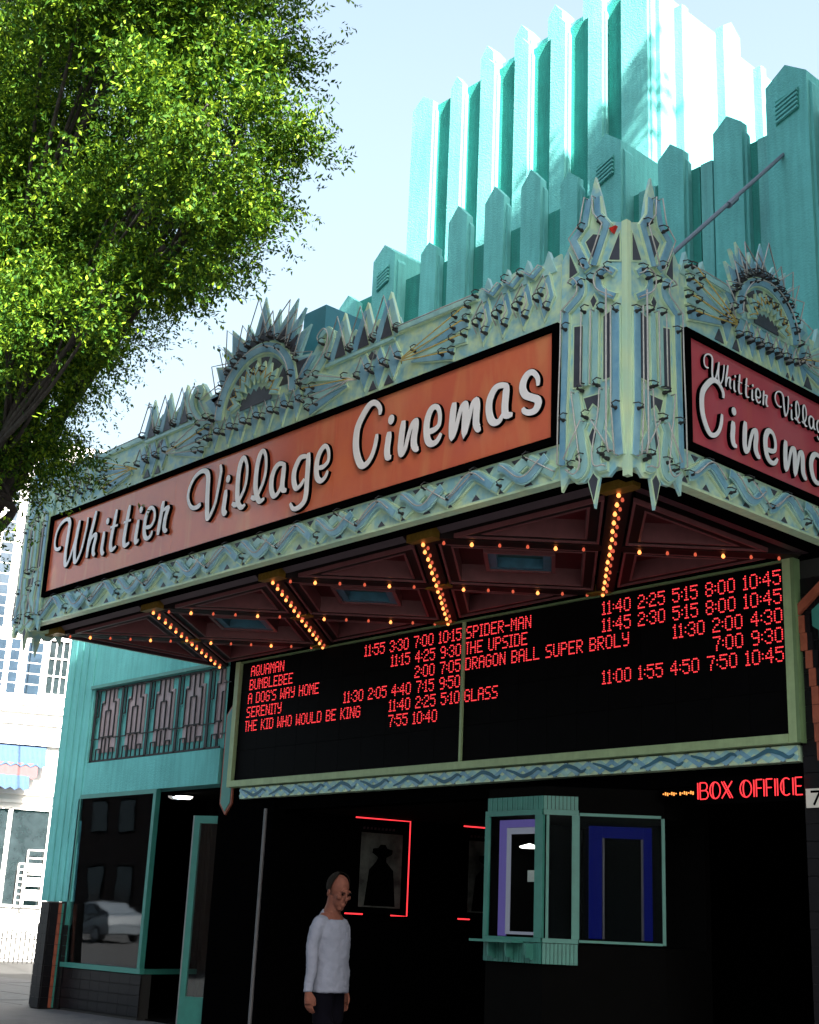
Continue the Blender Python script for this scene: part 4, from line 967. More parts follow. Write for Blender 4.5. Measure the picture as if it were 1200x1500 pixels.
led("7:00 9:30", XR, R_[3], True); led("11:00 1:55 4:50 7:50 10:45", XR, R_[4], True)

# ornament strip under the board
OS = empty("ornament_strip", "painted teal frieze with curling leaf pattern below the showtimes board", "frieze")
OF = TF(11.72)
b = MB(); b.box(-16.46, -7.24, 11.72, 11.859, 3.19, 3.345); b.obj("frieze_board", M['pale'], OS)
n = 14; per = (9.22)/n; zc, A = 3.268, .052
for i in range(n):
    u = -16.46+per*i
    mb = MB(); P = [(u, zc-A), (u+per*.25, zc+A), (u+per*.5, zc-A), (u+per*.75, zc+A), (u+per*.999, zc-A)]
    rib(mb, P, .05, .0005, .006, OF, 0); mb.obj("zigzag_band", M['aqua'], OS)
    mb = MB(); P = [(u, zc+A), (u+per*.25, zc-A), (u+per*.5, zc+A), (u+per*.75, zc-A), (u+per*.999, zc+A)]
    rib(mb, P, .045, .0065, .010, OF, 0); mb.obj("zigzag_band", M['blue'], OS)
    sg = 1 if i % 2 else -1
    mb = MB(); P = catmull([(u+per*.10, zc-A*.9*sg), (u+per*.3, zc-A*.2*sg), (u+per*.5, zc+A*.75*sg), (u+per*.7, zc+A*.2*sg), (u+per*.85, zc-A*.7*sg), (u+per*.95, zc-A*.2*sg)], 4)
    rib(mb, P, .03, .0105, .016, OF, 0, [.012+.026*sin(pi*k/(len(P)-1))+.006 for k in range(len(P))]); mb.obj("leaf_curl", M['navy'], OS)
    for dd, zz, s in ((.25, 3.192, 1), (.75, 3.192, 1), (0.0, 3.343, -1), (.5, 3.343, -1)):
        x = u+per*dd
        if -16.42 < x < -7.3: mb = MB(); mb.prism([(x-.035, zz), (x+.035, zz), (x, zz+.035*s)], .004, .0004, OF); mb.obj("triangle_inlay", M['slate'], OS)
# ================================================================== BOX OFFICE BOOTH
BO_ = empty("box_office_booth", "teal framed ticket booth with slatted base and lavender lit window", "ticket booth")
bx0, bx1, by = -10.72, -9.89, 11.0
dd = .7071
def TB(u, v, n): return (bx0+u, by-n, v)                      # front
def TC(u, v, n): return (bx1+dd*u+dd*n, by+dd*u-dd*n, v)      # angled side
W1 = bx1-bx0
def bb(F, u0, u1, v0, v1, n0, n1, m, name, parent=None): mb = MB(); mb.prism([(u0, v0), (u1, v0), (u1, v1), (u0, v1)], n1, n0, F); return mb.obj(name, m, parent or BO_)
for F, L, post in ((TB, W1, .09), (TC, .37, .06)):
    bb(F, 0, L, 2.70, 2.755, 0, .035, M['booth_teal'], "window_frame"); bb(F, 0, L, 1.40, 1.445, 0, .035, M['booth_teal'], "window_frame")
bb(TB, 0, .055, 1.446, 2.699, 0, .036, M['booth_teal'], "post"); bb(TB, W1-.09, W1+.02, 1.446, 2.699, 0, .036, M['booth_teal'], "post")
bb(TC, .03, .06, 1.446, 2.699, 0, .03, M['booth_teal'], "post"); bb(TC, .30, .38, 1.446, 2.699, 0, .036, M['booth_teal'], "post")
bb(TC, 1.24, 1.275, 1.42, 2.70, 0, .03, M['booth_teal'], "post")
bb(TC, .381, 1.239, 2.70, 2.73, 0, .025, M['booth_teal'], "window_frame"); bb(TC, .381, 1.239, 1.415, 1.44, 0, .025, M['booth_teal'], "window_frame")
bb(TB, .056, W1-.091, 1.446, 2.699, .005, .012, M['booth_glass'], "window_pane"); bb(TC, .061, .299, 1.446, 2.699, .005, .012, M['booth_glass'], "window_pane"); bb(TC, .381, 1.239, 1.446, 2.699, .005, .012, M['booth_glass'], "window_pane")
ns = 22
for i in range(ns):
    u = W1*i/ns; bb(TB, u+.002, u+W1/ns-.004, 1.19, 1.395, 0, .02+.004*(i % 2), M['booth_teal'], "base_slat"); bb(TB, u+.002, u+W1/ns-.004, 2.76, 2.90, -.03, .0+.004*(i % 2), M['booth_teal'], "canopy_slat")
for i in range(9):
    u = .37*i/9; bb(TC, u+.002, u+.37/9-.004, 1.19, 1.395, 0, .02+.004*(i % 2), M['booth_teal'], "base_slat"); bb(TC, u+.002, u+.37/9-.004, 2.76, 2.90, -.03, .0+.004*(i % 2), M['booth_teal'], "canopy_slat")
bb(TB, -.02, .60, 1.385, 1.41, .037, .22, M['booth_teal'], "counter")
for u in (.16, .42, .70):
    s = MB(); s.prism([(u, 1.382), (u+.03, 1.382), (u+.03, 1.24), (u, 1.30)], .14, .026, TB); s.prism([(u+.002, 1.30), (u+.028, 1.30), (u+.028, 1.22), (u+.002, 1.24)], .07, .026, TB); s.obj("bracket", M['booth_teal'], BO_)
mb = MB(); mb.prism([(bx0+.01, by+.01), (bx1, by+.01), (bx1+dd*1.27, by+dd*1.28), (bx1+dd*1.27, 12.7), (bx0+.01, 12.7)], 0, 1.389, TS_); mb.obj("booth_base", M['dark_in'], BO_)
mb = MB(); mb.prism([(bx0+.01, by+.01), (bx1, by+.01), (bx1+dd*1.27, by+dd*1.28), (bx1+dd*1.27, 12.7), (bx0+.01, 12.7)], 2.705, 3.0, TS_); mb.obj("booth_roof", M['dark_in'], BO_)
mb = MB(); mb.box(bx0+.01, bx1+.9, 12.6, 12.7, 1.39, 2.704); mb.box(bx0+.01, bx0+.03, by+.02, 12.599, 1.39, 2.704); mb.obj("booth_wall", M['dark_in'], BO_)
bb(TB, .16, .27, 1.45, 2.66, -.05, -.03, M['lavender'], "glowing_frame"); bb(TB, .271, .74, 2.58, 2.66, -.05, -.03, M['lavender'], "glowing_frame")
bb(TB, .275, .325, 1.47, 2.575, -.045, -.025, M['pale_lit'], "lit_trim"); bb(TB, .326, .74, 2.51, 2.575, -.045, -.025, M['pale_lit'], "lit_trim"); bb(TB, .326, .74, 1.47, 1.50, -.045, -.025, M['pale_lit'], "lit_trim")
mb = MB(); mb.lathe([(0, 2.345), (.10, 2.35), (.115, 2.365), (0, 2.40)], (bx0+.36, by+.30, .03), 16); mb.obj("booth_lamp", M['lampdisc'], BO_)
bb(TB, .40, .50, 2.02, 2.14, -.25, -.23, M['plaque'], "notice_sheet")
bb(TC, .50, .64, 1.46, 2.62, -.25, -.22, M['blue_lit'], "glowing_frame"); bb(TC, 1.08, 1.17, 1.46, 2.62, -.25, -.22, M['blue_lit'], "glowing_frame"); bb(TC, .641, 1.079, 2.50, 2.62, -.25, -.22, M['blue_lit'], "glowing_frame")
bb(TC, .645, .665, 1.46, 2.495, -.245, -.215, M['mould'], "lit_trim"); bb(TC, 1.055, 1.075, 1.46, 2.495, -.245, -.215, M['mould'], "lit_trim")

# ------- neon framed poster cases on the splayed lobby wall
def poster_case(u0, u1, label, full):
    P = empty("poster_case", label, "poster case", "neon framed poster cases on the lobby wall")
    z0, z1 = 1.66, 3.0
    mb = MB(); mb.prism([(u0, z0-.0), (u1, z0-.0), (u1, z1-.04), (u0, z1-.04)], .05, .002, TP); mb.obj("case_box", M['black'], P)
    mb = MB(); mb.prism([(u0+.12, z0+.10), (u1-.10, z0+.10), (u1-.10, z1-.20), (u0+.12, z1-.20)], .058, .0505, TP); p = mb.obj("poster", mat("poster_paper", (.12, .125, .11), .5, vscale=3.5, col2=(.015, .015, .015)), P)
    # plain dark figure on the sheet
    um = (u0+u1)/2+.02
    fg = [(um-.26, z0+.12), (um-.20, z0+.62), (um-.09, z0+.74), (um-.06, z0+.80), (um-.16, z0+.86), (um-.15, z0+.92), (um-.07, z0+.93), (um-.03, z0+.98), (um+.05, z0+.98), (um+.08, z0+.93), (um+.17, z0+.91), (um+.16, z0+.85), (um+.07, z0+.80), (um+.07, z0+.74), (um+.19, z0+.62), (um+.24, z0+.12)]
    mb = MB(); mb.prism(fg, .0592, .0583, TP); mb.obj("printed_figure", M['black'], p)
    for k in range(9):
        mb = MB(); a = u0+.14+k*.06; mb.prism([(a, z1-.155), (a+.035, z1-.155), (a+.04, z1-.12), (a+.005, z1-.12)], .0535, .0503, TP); mb.obj("header_mark", M['mould'], P)
    pts = [[(u0, z1), (u1, z1-.0), (u1, z0), (u1-.26, z0)], [(u0+.38-.2, z0), (u0-.1, z0)]]
    if not full: pts = [[(u0, z1), (u0+.45, z1)], [(u0-.06, z0), (u0+.14, z0)]]
    for q in pts:
        t = MB(); t.tube([TP(a[0], a[1], .09) for a in q], .0095, 8); t.obj("neon_tube", M['neon_red'], P, smooth=True)
poster_case(1.25, 2.14, "poster case framed in red neon behind the man", True)
poster_case(3.05, 3.9, "poster case with red neon bars partly hidden left of the ticket booth", False)

# ------- BOX OFFICE neon
NS = empty("box_office_neon", "red neon BOX OFFICE sign in double-line capitals", "neon sign")
def nl(pts): t = MB(); t.tube([(p[0], 11.69, p[1]) for p in pts], .006, 6); t.obj("neon_tube", M['neon_red'], NS, smooth=True)
def arc(cx, cz, rx, rz, a0, a1, n=14): return [(cx+rx*cos(radians(a0+(a1-a0)*i/n)), cz+rz*sin(radians(a0+(a1-a0)*i/n))) for i in range(n+1)]
nz0, nh = 2.865, .165; z_m = nz0+nh/2
x = -8.40
def dbl(x): nl([(x, nz0), (x, nz0+nh)]); nl([(x+.028, nz0), (x+.028, nz0+nh)])
dbl(x); nl([(x+.028, nz0+nh), (x+.07, nz0+nh)]+arc(x+.08, nz0+nh*.76, .035, nh*.24, 80, -80, 8)+[(x+.03, nz0+nh*.52)]); nl([(x+.05, nz0+nh*.52)]+arc(x+.085, nz0+nh*.26, .04, nh*.26, 80, -80, 8)+[(x+.028, nz0)])
x += .155; nl(arc(x+.055, z_m, .062, nh/2, 0, 360, 20)); nl(arc(x+.055, z_m, .03, nh/2, 90, 270, 10))
x += .135; nl([(x, nz0+nh), (x+.10, nz0)]); nl([(x+.028, nz0+nh), (x+.128, nz0)]); nl([(x+.125, nz0+nh), (x+.0, nz0)])
x += .225; nl(arc(x+.06, z_m, .066, nh/2, 0, 360, 20)); nl(arc(x+.06, z_m, .03, nh/2, 90, 270, 10))
for k in range(2):
    x += .155 if k == 0 else .115; dbl(x); nl([(x+.028, nz0+nh), (x+.095, nz0+nh)]); nl([(x+.028, z_m), (x+.085, z_m)])
x += .125; dbl(x)
x += .065; nl(arc(x+.06, z_m, .062, nh/2, 55, 305, 16)); nl([(x+.03, nz0+.01), (x+.03, nz0+nh-.01)])
x += .135; dbl(x); nl([(x+.028, nz0+nh), (x+.10, nz0+nh)]); nl([(x+.028, z_m), (x+.09, z_m)]); nl([(x+.028, nz0), (x+.10, nz0)])
mb = MB(); mb.box(-8.44, -7.26, 11.71, 11.859, nz0-.05, nz0+nh+.05); mb.obj("sign_backing", M['black'], NS)
AL = empty("amber_sign", "tiny amber lit lettering strip left of the red neon words", "sign")
mb = MB(); mb.box(-8.98, -8.50, 11.80, 11.859, 2.90, 3.0); mb.obj("sign_backing", M['black'], AL)
for k in range(15):
    if k == 7: continue
    mb = MB(); a = -8.92+k*.027; hh = .012+.007*((k*7)%3); mb.box(a, a+.012, 11.79, 11.799, 2.955-hh, 2.955+.006*((k*5)%3)); mb.obj("lit_mark", M['amber_txt'], AL)
HP = empty("house_number", "cream plaque with black number 7 at the right edge of the lobby", "number sign")
mb = MB(); mb.box(-7.17, -6.72, 11.715, 11.735, 2.74, 2.92); mb.obj("plaque", M['plaque'], HP)
mb = MB(); rib(mb, [(-7.115, 2.89), (-7.015, 2.89), (-7.085, 2.765)], .022, .0005, .004, TF(11.715)); mb.obj("digit", M['black'], HP)
# display board behind the shop glass
SBD = empty("sandwich_board", "pale notice board with faint printed lines standing behind the shop window", "notice board")
def TQ(u, v, n): return (-20.55+u, 11.98-n+(v-.75)*.16, v)
mb = MB(); mb.prism([(0, .70), (1.05, .70), (.98, 1.66), (.20, 1.70)], .02, -.02, TQ); mb.obj("board", mat("board_print", (.55, .53, .56), .6, vscale=5, col2=(.28, .40, .32)), SBD)
for r in range(7):
    u = .22+.02*(r % 3); z = 1.52-r*.12
    while u < .82:
        w_ = rnd.uniform(.04, .11)
        mb = MB(); mb.prism([(u, z), (u+w_, z-.005), (u+w_, z+.04), (u, z+.045)], .024, .0205, TQ); mb.obj("print_mark", M['plaque'], SBD); u += w_+.03
OV = MB(); OV.lathe([(0, -.02), (.24, -.02), (.25, 0), (.24, .02), (0, .02)], (-20.1, 12.5, 2.2), 24, axis='y')
o = OV.obj("oval_sign", mat("brown_oval_sign", (.10, .045, .02), .5, .3, 9)); o.scale = (1, 1, 1.35); o.location.z = -2.2*.35
tag(o, "dim brown oval sign hanging inside the shop window", "sign")

# overhead wires
WR = MB()
for z in (0, -.25, -.55):
    P = [(-70, 30, 13.5+z), (-45, 22, 12.55+z), (-28, 16.5, 11.45+z), (-21.5, 14, 10.2+z*.6)]
    WR.tube(catmull(P, 6), .018, 4)
tag(WR.obj("overhead_wires", M['black']), "thin dark overhead wires crossing behind the marquee's left end", "wires")

# ================================================================== TREES
def tree(name, label, base, top_pts, blobs, nleaf, seed, lsize, lm='leaf', cull=None):
    rr = np.random.RandomState(seed); R0 = random.Random(seed)
    T = empty(name, label, "tree", "street trees along the pavement", loc=base)
    inv = Vector(base)
    tr = MB(); limbs = MB()
    fork = Vector(top_pts[1])
    P = catmull([tuple(Vector(base)-inv), tuple(Vector(top_pts[0])-inv), tuple(fork-inv)], 6)
    tr.tube(P, .24, 12, r1=.17); tr.obj("trunk", M['bark'], T, smooth=True)
    for i, (c, r) in enumerate(blobs):
        c = Vector(c); mid = (fork+c)/2+Vector((R0.uniform(-.4, .4), R0.uniform(-.4, .4), R0.uniform(-.1, .5)))
        limbs.tube(catmull([tuple(fork-inv), tuple(mid-inv), tuple(c-inv)], 6), .05, 8, r1=.02)
        for k in range(5):
            e = c+Vector((R0.uniform(-1, 1)*r[0]*.8, R0.uniform(-1, 1)*r[1]*.8, R0.uniform(-.6, .9)*r[2]*.8)); m_ = (mid+e)/2+Vector((0, 0, R0.uniform(-.3, .3)))
            limbs.tube(catmull([tuple(mid-inv), tuple(m_-inv), tuple(e-inv)], 4), .026, 6, r1=.008)
    limbs.obj("limbs", M['bark'], T, smooth=True)
    # leaves: sprigs of 10 leaves placed through the shell of each blob, clumped
    vol = np.array([r[0]*r[1]+r[1]*r[2]+r[0]*r[2] for c, r in blobs]); vol /= vol.sum()
    per = 9; ns = nleaf//per
    cen_ = []; dirs = []
    for (c, r), f in zip(blobs, vol):
        m = int(ns*f); ncl = max(8, m//170)
        d = rr.normal(size=(ncl, 3)); d /= np.linalg.norm(d, axis=1)[:, None]
        rad = rr.uniform(.10, 1.0, ncl)**.45
        cl = np.array(c)+d*rad[:, None]*np.array(r)
        idx = rr.randint(0, ncl, m); off = rr.normal(size=(m, 3))*np.array([.27, .27, .17])*(max(r)/2.4)**.5
        sp = rr.uniform(size=m) < .22; off[sp] *= 1.5
        cen_.append(cl[idx]+off); dirs.append(d[idx]+rr.normal(size=(m, 3))*.45)
    Cn = np.concatenate(cen_); Dn = np.concatenate(dirs); Dn /= np.linalg.norm(Dn, axis=1)[:, None]
    if cull is not None: k_ = cull(Cn); Cn, Dn = Cn[k_], Dn[k_]
    m = len(Cn); n_ = m*per
    C_ = np.repeat(Cn, per, 0); Dd = np.repeat(Dn, per, 0)
    t = np.tile(np.linspace(0, 1, per), m)[:, None]
    side = rr.normal(size=(n_, 3)); side -= Dd*(side*Dd).sum(1)[:, None]; side /= np.linalg.norm(side, axis=1)[:, None]
    L = lsize*rr.uniform(.7, 1.25, n_)[:, None]
    p0 = C_+Dd*t*lsize*3.2
    ax = Dd*.55+side*.85+np.array([0, 0, -.12]); ax /= np.linalg.norm(ax, axis=1)[:, None]
    nr = np.cross(ax, rr.normal(size=(n_, 3))*.55+np.array([0.2, -.1, 1.0])); nr /= np.linalg.norm(nr, axis=1)[:, None]
    v = np.empty((n_, 4, 3)); v[:, 0] = p0; v[:, 1] = p0+ax*L*.45+nr*L*.22; v[:, 2] = p0+ax*L; v[:, 3] = p0+ax*L*.45-nr*L*.22
    v = (v-np.array(base)).reshape(-1, 3)
    me = bpy.data.meshes.new("crown"); me.vertices.add(n_*4); me.vertices.foreach_set('co', v.ravel())
    me.loops.add(n_*4); me.loops.foreach_set('vertex_index', np.arange(n_*4)); me.polygons.add(n_)
    me.polygons.foreach_set('loop_start', np.arange(0, n_*4, 4)); me.polygons.foreach_set('loop_total', np.full(n_, 4))
    me.update(calc_edges=True); me.materials.append(M[lm])
    link(bpy.data.objects.new("crown", me), T); return T
tree("ficus_tree", "dense street tree with small bright leaves filling the upper left", (-12.6, 5.2, -.02), [(-12.7, 5.3, 2.4), (-12.2, 5.2, 4.6)],
     [((-7.48, 4.6, 7.05), (.58, .6, .6)), ((-8.82, 4.9, 7.1), (.92, .9, .9)), ((-10.3, 4.9, 6.5), (.95, .9, .85)), ((-10.6, 4.8, 5.45), (.5, .5, .45)), ((-9.9, 5.0, 8.6), (1.7, 1.4, 1.5)),
      ((-8.35, 4.6, 8.7), (.95, 1.0, 1.0)), ((-13.2, 5.4, 8.6), (2.2, 2.0, 2.3)), ((-8.3, 4.4, 5.85), (.35, .35, .28)), ((-7.5, 4.7, 6.5), (.40, .4, .38)), ((-10.6, 4.5, 4.75), (.36, .35, .3)),
      ((-7.85, 5.0, 7.95), (.45, .5, .5)), ((-12.0, 5.2, 11.4), (2.3, 2.0, 2.0)), ((-9.5, 4.9, 10.3), (1.6, 1.5, 1.3)), ((-7.95, 4.6, 6.2), (.42, .4, .36)), ((-11.8, 5.0, 5.9), (1.0, 1.0, .9)), ((-9.55, 4.6, 6.3), (.55, .6, .5)), ((-9.1, 4.25, 5.75), (.55, .5, .5)), ((-9.7, 4.3, 5.9), (.6, .5, .5)), ((-11.0, 4.7, 7.2), (1.0, .9, 1.0))], 700000, 3, .047)
tree("shade_tree", "tall unseen street tree right of the cinema entrance, crown shaped to shade the facade", (.6, 8.6, -.02), [(.6, 8.6, 3.0), (.5, 8.6, 5.5)],  # out of view; crown shaped so its shadow covers the facade
     [((-.6, 8.7, 15.2), (3.3, 3.2, 2.9)), ((-.8, 7.3, 17.9), (3.4, 3.6, 3.1)), ((-.4, 9.1, 17.0), (3.2, 2.4, 3.1)), ((1.7, 7.9, 16.8), (3.4, 3.3, 3.3)), ((1.6, 7.8, 17.9), (3.2, 3.0, 2.8)), ((-.6, 7.0, 16.6), (2.8, 2.8, 3.0)),
      ((.6, 8.6, 9.2), (2.8, 3.0, 3.2)), ((.8, 6.4, 10.0), (2.4, 2.4, 3.0)), ((.2, 8.4, 12.4), (3.0, 3.6, 2.8)), ((2.2, 7.6, 12.0), (3.0, 3.2, 3.4)), ((.2, 4.9, 19.0), (3.2, 2.2, 3.4)), ((.6, 4.8, 15.2), (2.8, 2.2, 2.6))], 350000, 5, .21, 'leaf_shade')
tree("shade_tree", "broad unseen street tree near the kerb, added to thicken the shade on the facade", (7.5, 5.4, -.02), [(7.5, 5.4, 3.0), (7.5, 5.4, 6.0)],  # second unseen tree, added to double the shade cover
     [((6.6, 5.4, 12.0), (3.2, 3.2, 3.0)), ((8.2, 4.6, 15.5), (3.4, 3.2, 3.2)), ((6.0, 4.4, 17.0), (3.0, 3.0, 3.2)), ((7.0, 6.8, 16.0), (3.2, 3.0, 3.4)), ((8.6, 6.0, 19.5), (3.2, 3.4, 3.2)), ((7.4, 6.0, 22.5), (3.0, 3.2, 2.6))], 190000, 9, .24, 'leaf_shade')
# street frontage behind the camera, seen only in the glass
def block(x0, x1, h, m, label):
    B = empty("brick_building", label, "building", "brick buildings across the street")
    b = MB(); b.box(x0, x1, -28, -15, -.15, h); b.obj("wall", m, B)
    b = MB(); b.box(x0-.1, x1+.1, -28.1, -14.8, h, h+.35); b.obj("cornice", M['sidewalk'], B)
    n = int((x1-x0)/3)
    for k in range(n):
        a = x0+.7+k*(x1-x0-.6)/n
        for z0, z1 in ((.6, 3.0), (4.6, 6.4)):
            w = MB(); w.box(a, a+1.6, -15.0, -14.94, z0, z1); wo = w.obj("window", M['black'], B)
            w = MB(); w.box(a+.1, a+1.5, -14.939, -14.93, z0+.1, z1-.1); w.obj("pane", M['pane_d'], wo)
block(-74, -44, 7.5, mat("red_brick", (.035, .018, .013), .9, .3, 2), "low red brick shop row across the street behind the camera, nearest the side street")
block(-43.5, -20, 9.0, mat("tan_brick", (.10, .08, .06), .9, .3, 2), "tan brick building across the street behind the camera, opposite the corner")
block(-19.5, 6, 8.2, mat("brown_brick", (.14, .09, .07), .9, .3, 2), "brown brick building across the street right behind the camera")
# parked car on the far side of the road (seen in the shop glass)
CAR = empty("parked_car", "silver hatchback parked on the far side of the road, reflected in the shop window", "car", loc=(-48.2, -4.6, -.15))
prof = [(-2.15, .32), (-2.2, .62), (-2.1, .86), (-1.2, .98), (-.45, 1.40), (.1, 1.50), (.95, 1.46), (1.65, 1.12), (2.1, 1.02), (2.2, .7), (2.15, .32)]
def carbody(pr, w0, w1, name, m):
    mb = MB(); n = len(pr); ws = [w1 if z > 1.05 else w0 for x, z in pr]
    vs = [(x, -w, z) for (x, z), w in zip(pr, ws)]+[(x, w, z) for (x, z), w in zip(pr, ws)]
    mb.add(vs, [tuple(range(n)), tuple(range(2*n-1, n-1, -1))]+[(i, (i+1) % n, n+(i+1) % n, n+i) for i in range(n)]); o = mb.obj(name, m, CAR)
    bv = o.modifiers.new("round", 'BEVEL'); bv.width = .06; bv.segments = 3; bv.limit_method = 'ANGLE'; return o
carbody(prof, .86, .66, "body", M['car_paint'])
for y in (-1, 1):
    mb = MB(); mb.add([(x, y*(.885-(z-1.0)*.42), z) for x, z in ((-1.05, 1.03), (-.42, 1.34), (.25, 1.42), (.25, 1.02))], [(0, 1, 2, 3)]); mb.obj("side_window", M['pane_d'], CAR)
    mb = MB(); mb.add([(x, y*(.885-(z-1.0)*.42), z) for x, z in ((.32, 1.02), (.32, 1.42), (.9, 1.38), (1.45, 1.08))], [(0, 1, 2, 3)]); mb.obj("side_window", M['pane_d'], CAR)
    for x in (-1.38, 1.35):
        mb = MB(); mb.lathe([(0, -.11), (.30, -.11), (.33, -.07), (.33, .07), (.30, .11), (0, .11)], (x, y*.78, .33), 20, axis='y'); w = mb.obj("wheel", M['boot'], CAR)
        mb = MB(); mb.lathe([(0, -.125), (.19, -.118), (.20, -.10)] if y < 0 else [(0, .125), (.19, .118), (.20, .10)], (x, y*.78, .33), 14, axis='y'); mb.obj("rim", M['steel'], w)
    mb = MB(); mb.box(-2.17, -2.05, y*.62-.12, y*.62+.12, .70, .82); mb.obj("headlight", M['white_t'], CAR)
# ================================================================== MAN
MAN = empty("person", "man with shaved head in a pale grey long sleeved shirt walking past the dark lobby", "person", loc=(-9.52, 7.85, 0))
MAN.rotation_euler = (0, 0, radians(20)); MAN.scale = (1.095, 1.095, 1.095)
def loft(secs, seg=20, mb=None, caps=True):
    """secs: (cx, cy, cz, rx, ry[, tiltx]) ellipses stacked along z"""
    mb = mb or MB(); b0 = len(mb.v)
    for s in secs:
        cx, cy, cz, rx, ry = s[:5]; tl = s[5] if len(s) > 5 else 0
        for k in range(seg):
            a = 2*pi*k/seg; x = rx*cos(a); mb.v.append((cx+x, cy+ry*sin(a), cz+x*tl))
    for i in range(len(secs)-1):
        for k in range(seg):
            k2 = (k+1) % seg; mb.f.append((b0+i*seg+k, b0+i*seg+k2, b0+(i+1)*seg+k2, b0+(i+1)*seg+k)); mb.mi.append(0)
    if caps:
        mb.f.append(tuple(b0+k for k in range(seg-1, -1, -1))); mb.mi.append(0)
        e = b0+(len(secs)-1)*seg; mb.f.append(tuple(e+k for k in range(seg))); mb.mi.append(0)
    return mb
def limb(mb, pts, seg=14):
    """pts: (x, y, z, r)"""
    P = [Vector(p[:3]) for p in pts]; n = len(P); b0 = len(mb.v); prev = None
    for i, p in enumerate(P):
        t = (P[min(i+1, n-1)]-P[max(i-1, 0)]).normalized()
        if prev is None: u = t.cross(Vector((1, 0, 0)) if abs(t.x) < .8 else Vector((0, 1, 0))).normalized()
        else: u = (prev-t*prev.dot(t)).normalized()
        prev = u; w = t.cross(u)
        for k in range(seg):
            a = 2*pi*k/seg; q = p+(u*cos(a)+w*sin(a))*pts[i][3]; mb.v.append(tuple(q))
    for i in range(n-1):
        for k in range(seg):
            k2 = (k+1) % seg; mb.f.append((b0+i*seg+k, b0+i*seg+k2, b0+(i+1)*seg+k2, b0+(i+1)*seg+k)); mb.mi.append(0)
    mb.f.append(tuple(b0+k for k in range(seg-1, -1, -1))); mb.mi.append(0)
    e = b0+(n-1)*seg; mb.f.append(tuple(e+k for k in range(seg))); mb.mi.append(0)
    return mb
def ball(mb, c, r, seg=14, rot=None):
    b0 = len(mb.v); n = 9
    for i in range(1, n):
        th = pi*i/n
        for k in range(seg):
            a = 2*pi*k/seg; q = Vector((r[0]*sin(th)*cos(a), r[1]*sin(th)*sin(a), r[2]*cos(th)))
            if rot: q = rot @ q
            mb.v.append((c[0]+q.x, c[1]+q.y, c[2]+q.z))
    for i in range(n-2):
        for k in range(seg):
            k2 = (k+1) % seg; mb.f.append((b0+i*seg+k, b0+(i+1)*seg+k, b0+(i+1)*seg+k2, b0+i*seg+k2)); mb.mi.append(0)
    mb.f.append(tuple(b0+k for k in range(seg))); mb.mi.append(0); mb.f.append(tuple(b0+(n-2)*seg+k for k in range(seg-1, -1, -1))); mb.mi.append(0)
def fuse(mb, name, m, parent, vox, smooth_it=4, disp=None):
    o = mb.obj(name, m, parent, recalc=True)
    md = o.modifiers.new("fuse", 'REMESH'); md.mode = 'VOXEL'; md.voxel_size = vox; md.use_smooth_shade = True
    sm = o.modifiers.new("soften", 'SMOOTH'); sm.factor = .6; sm.iterations = smooth_it
    if disp:
        tx = bpy.data.textures.new(name+"_folds", 'CLOUDS'); tx.noise_scale = disp[1]; tx.noise_depth = 2
        dm = o.modifiers.new("folds", 'DISPLACE'); dm.texture = tx; dm.strength = disp[0]; dm.texture_coords = 'LOCAL'; dm.mid_level = .5
    return o
# local axes: +X forwards, +Y his left, Z up; height 1.78
HB = MB()
hr = Matrix.Rotation(radians(-24), 3, 'Z') @ Matrix.Rotation(radians(17), 3, 'Y')   # head bowed and turned a little to the camera
hc = Vector((.060, -.008, 1.605))
def hp(x, y, z): return tuple(hc+hr @ (Vector((x, y, z))*1.17))
ball(HB, hp(-.012, 0, .030), (.098, .077, .098), 18, hr)                # cranium
ball(HB, hp(.035, 0, -.035), (.062, .062, .088), 16, hr)                # face
ball(HB, hp(.052, 0, -.092), (.034, .036, .028), 12, hr)                # chin
ball(HB, hp(.0, 0, -.070), (.055, .056, .040), 12, hr)                  # jaw
ball(HB, hp(.080, 0, .024), (.018, .052, .014), 12, hr)                 # brow
ball(HB, hp(.104, 0, -.022), (.016, .013, .022), 10, hr); ball(HB, hp(.092, 0, .002), (.014, .010, .026), 10, hr)   # nose
ball(HB, hp(.086, 0, -.062), (.013, .024, .008), 10, hr); ball(HB, hp(.084, 0, -.074), (.012, .020, .008), 10, hr)  # lips
for s in (1, -1):
    ball(HB, hp(.066, .040*s, -.018), (.026, .022, .022), 10, hr)       # cheek
    ball(HB, hp(-.002, .080*s, -.012), (.020, .010, .032), 10, hr)      # ear
limb(HB, [(.035, -.004, 1.57, .064), (.018, 0, 1.50, .062), (.0, 0, 1.44, .070), (-.01, 0, 1.36, .09)])
loft([(0, 0, 1.00, .10, .14), (0, 0, 1.2, .10, .14), (0, 0, 1.38, .10, .15), (-.005, 0, 1.44, .07, .10)], mb=HB)
def hand(mb, x, y, z, s, curl):
    limb(mb, [(x-.005, y, z+.10, .027), (x, y, z+.02, .026), (x+.004, y, z-.01, .030), (x+.008, y, z-.055, .034), (x+.010, y, z-.085, .028)])
    for i, (dx, ln) in enumerate(((.030, .066), (.011, .074), (-.009, .068), (-.027, .055))):
        a = (x+dx+.008, y, z-.08); c1 = (a[0]+.004, y+.004*s, a[2]-ln*.45); c2 = (c1[0]+.004, y+(.014+curl)*s, c1[2]-ln*.35); c3 = (c2[0], y+(.030+curl*1.6)*s, c2[2]-ln*.18)
        limb(mb, [(a[0], a[1], a[2]+.03, .010), (*a, .0098), (*c1, .0088), (*c2, .008), (*c3, .0065)], 8)
    limb(mb, [(x+.03, y+.004*s, z-.015, .014), (x+.052, y+.012*s, z-.045, .012), (x+.056, y+.018*s, z-.075, .0105), (x+.052, y+.024*s, z-.098, .008)], 8)
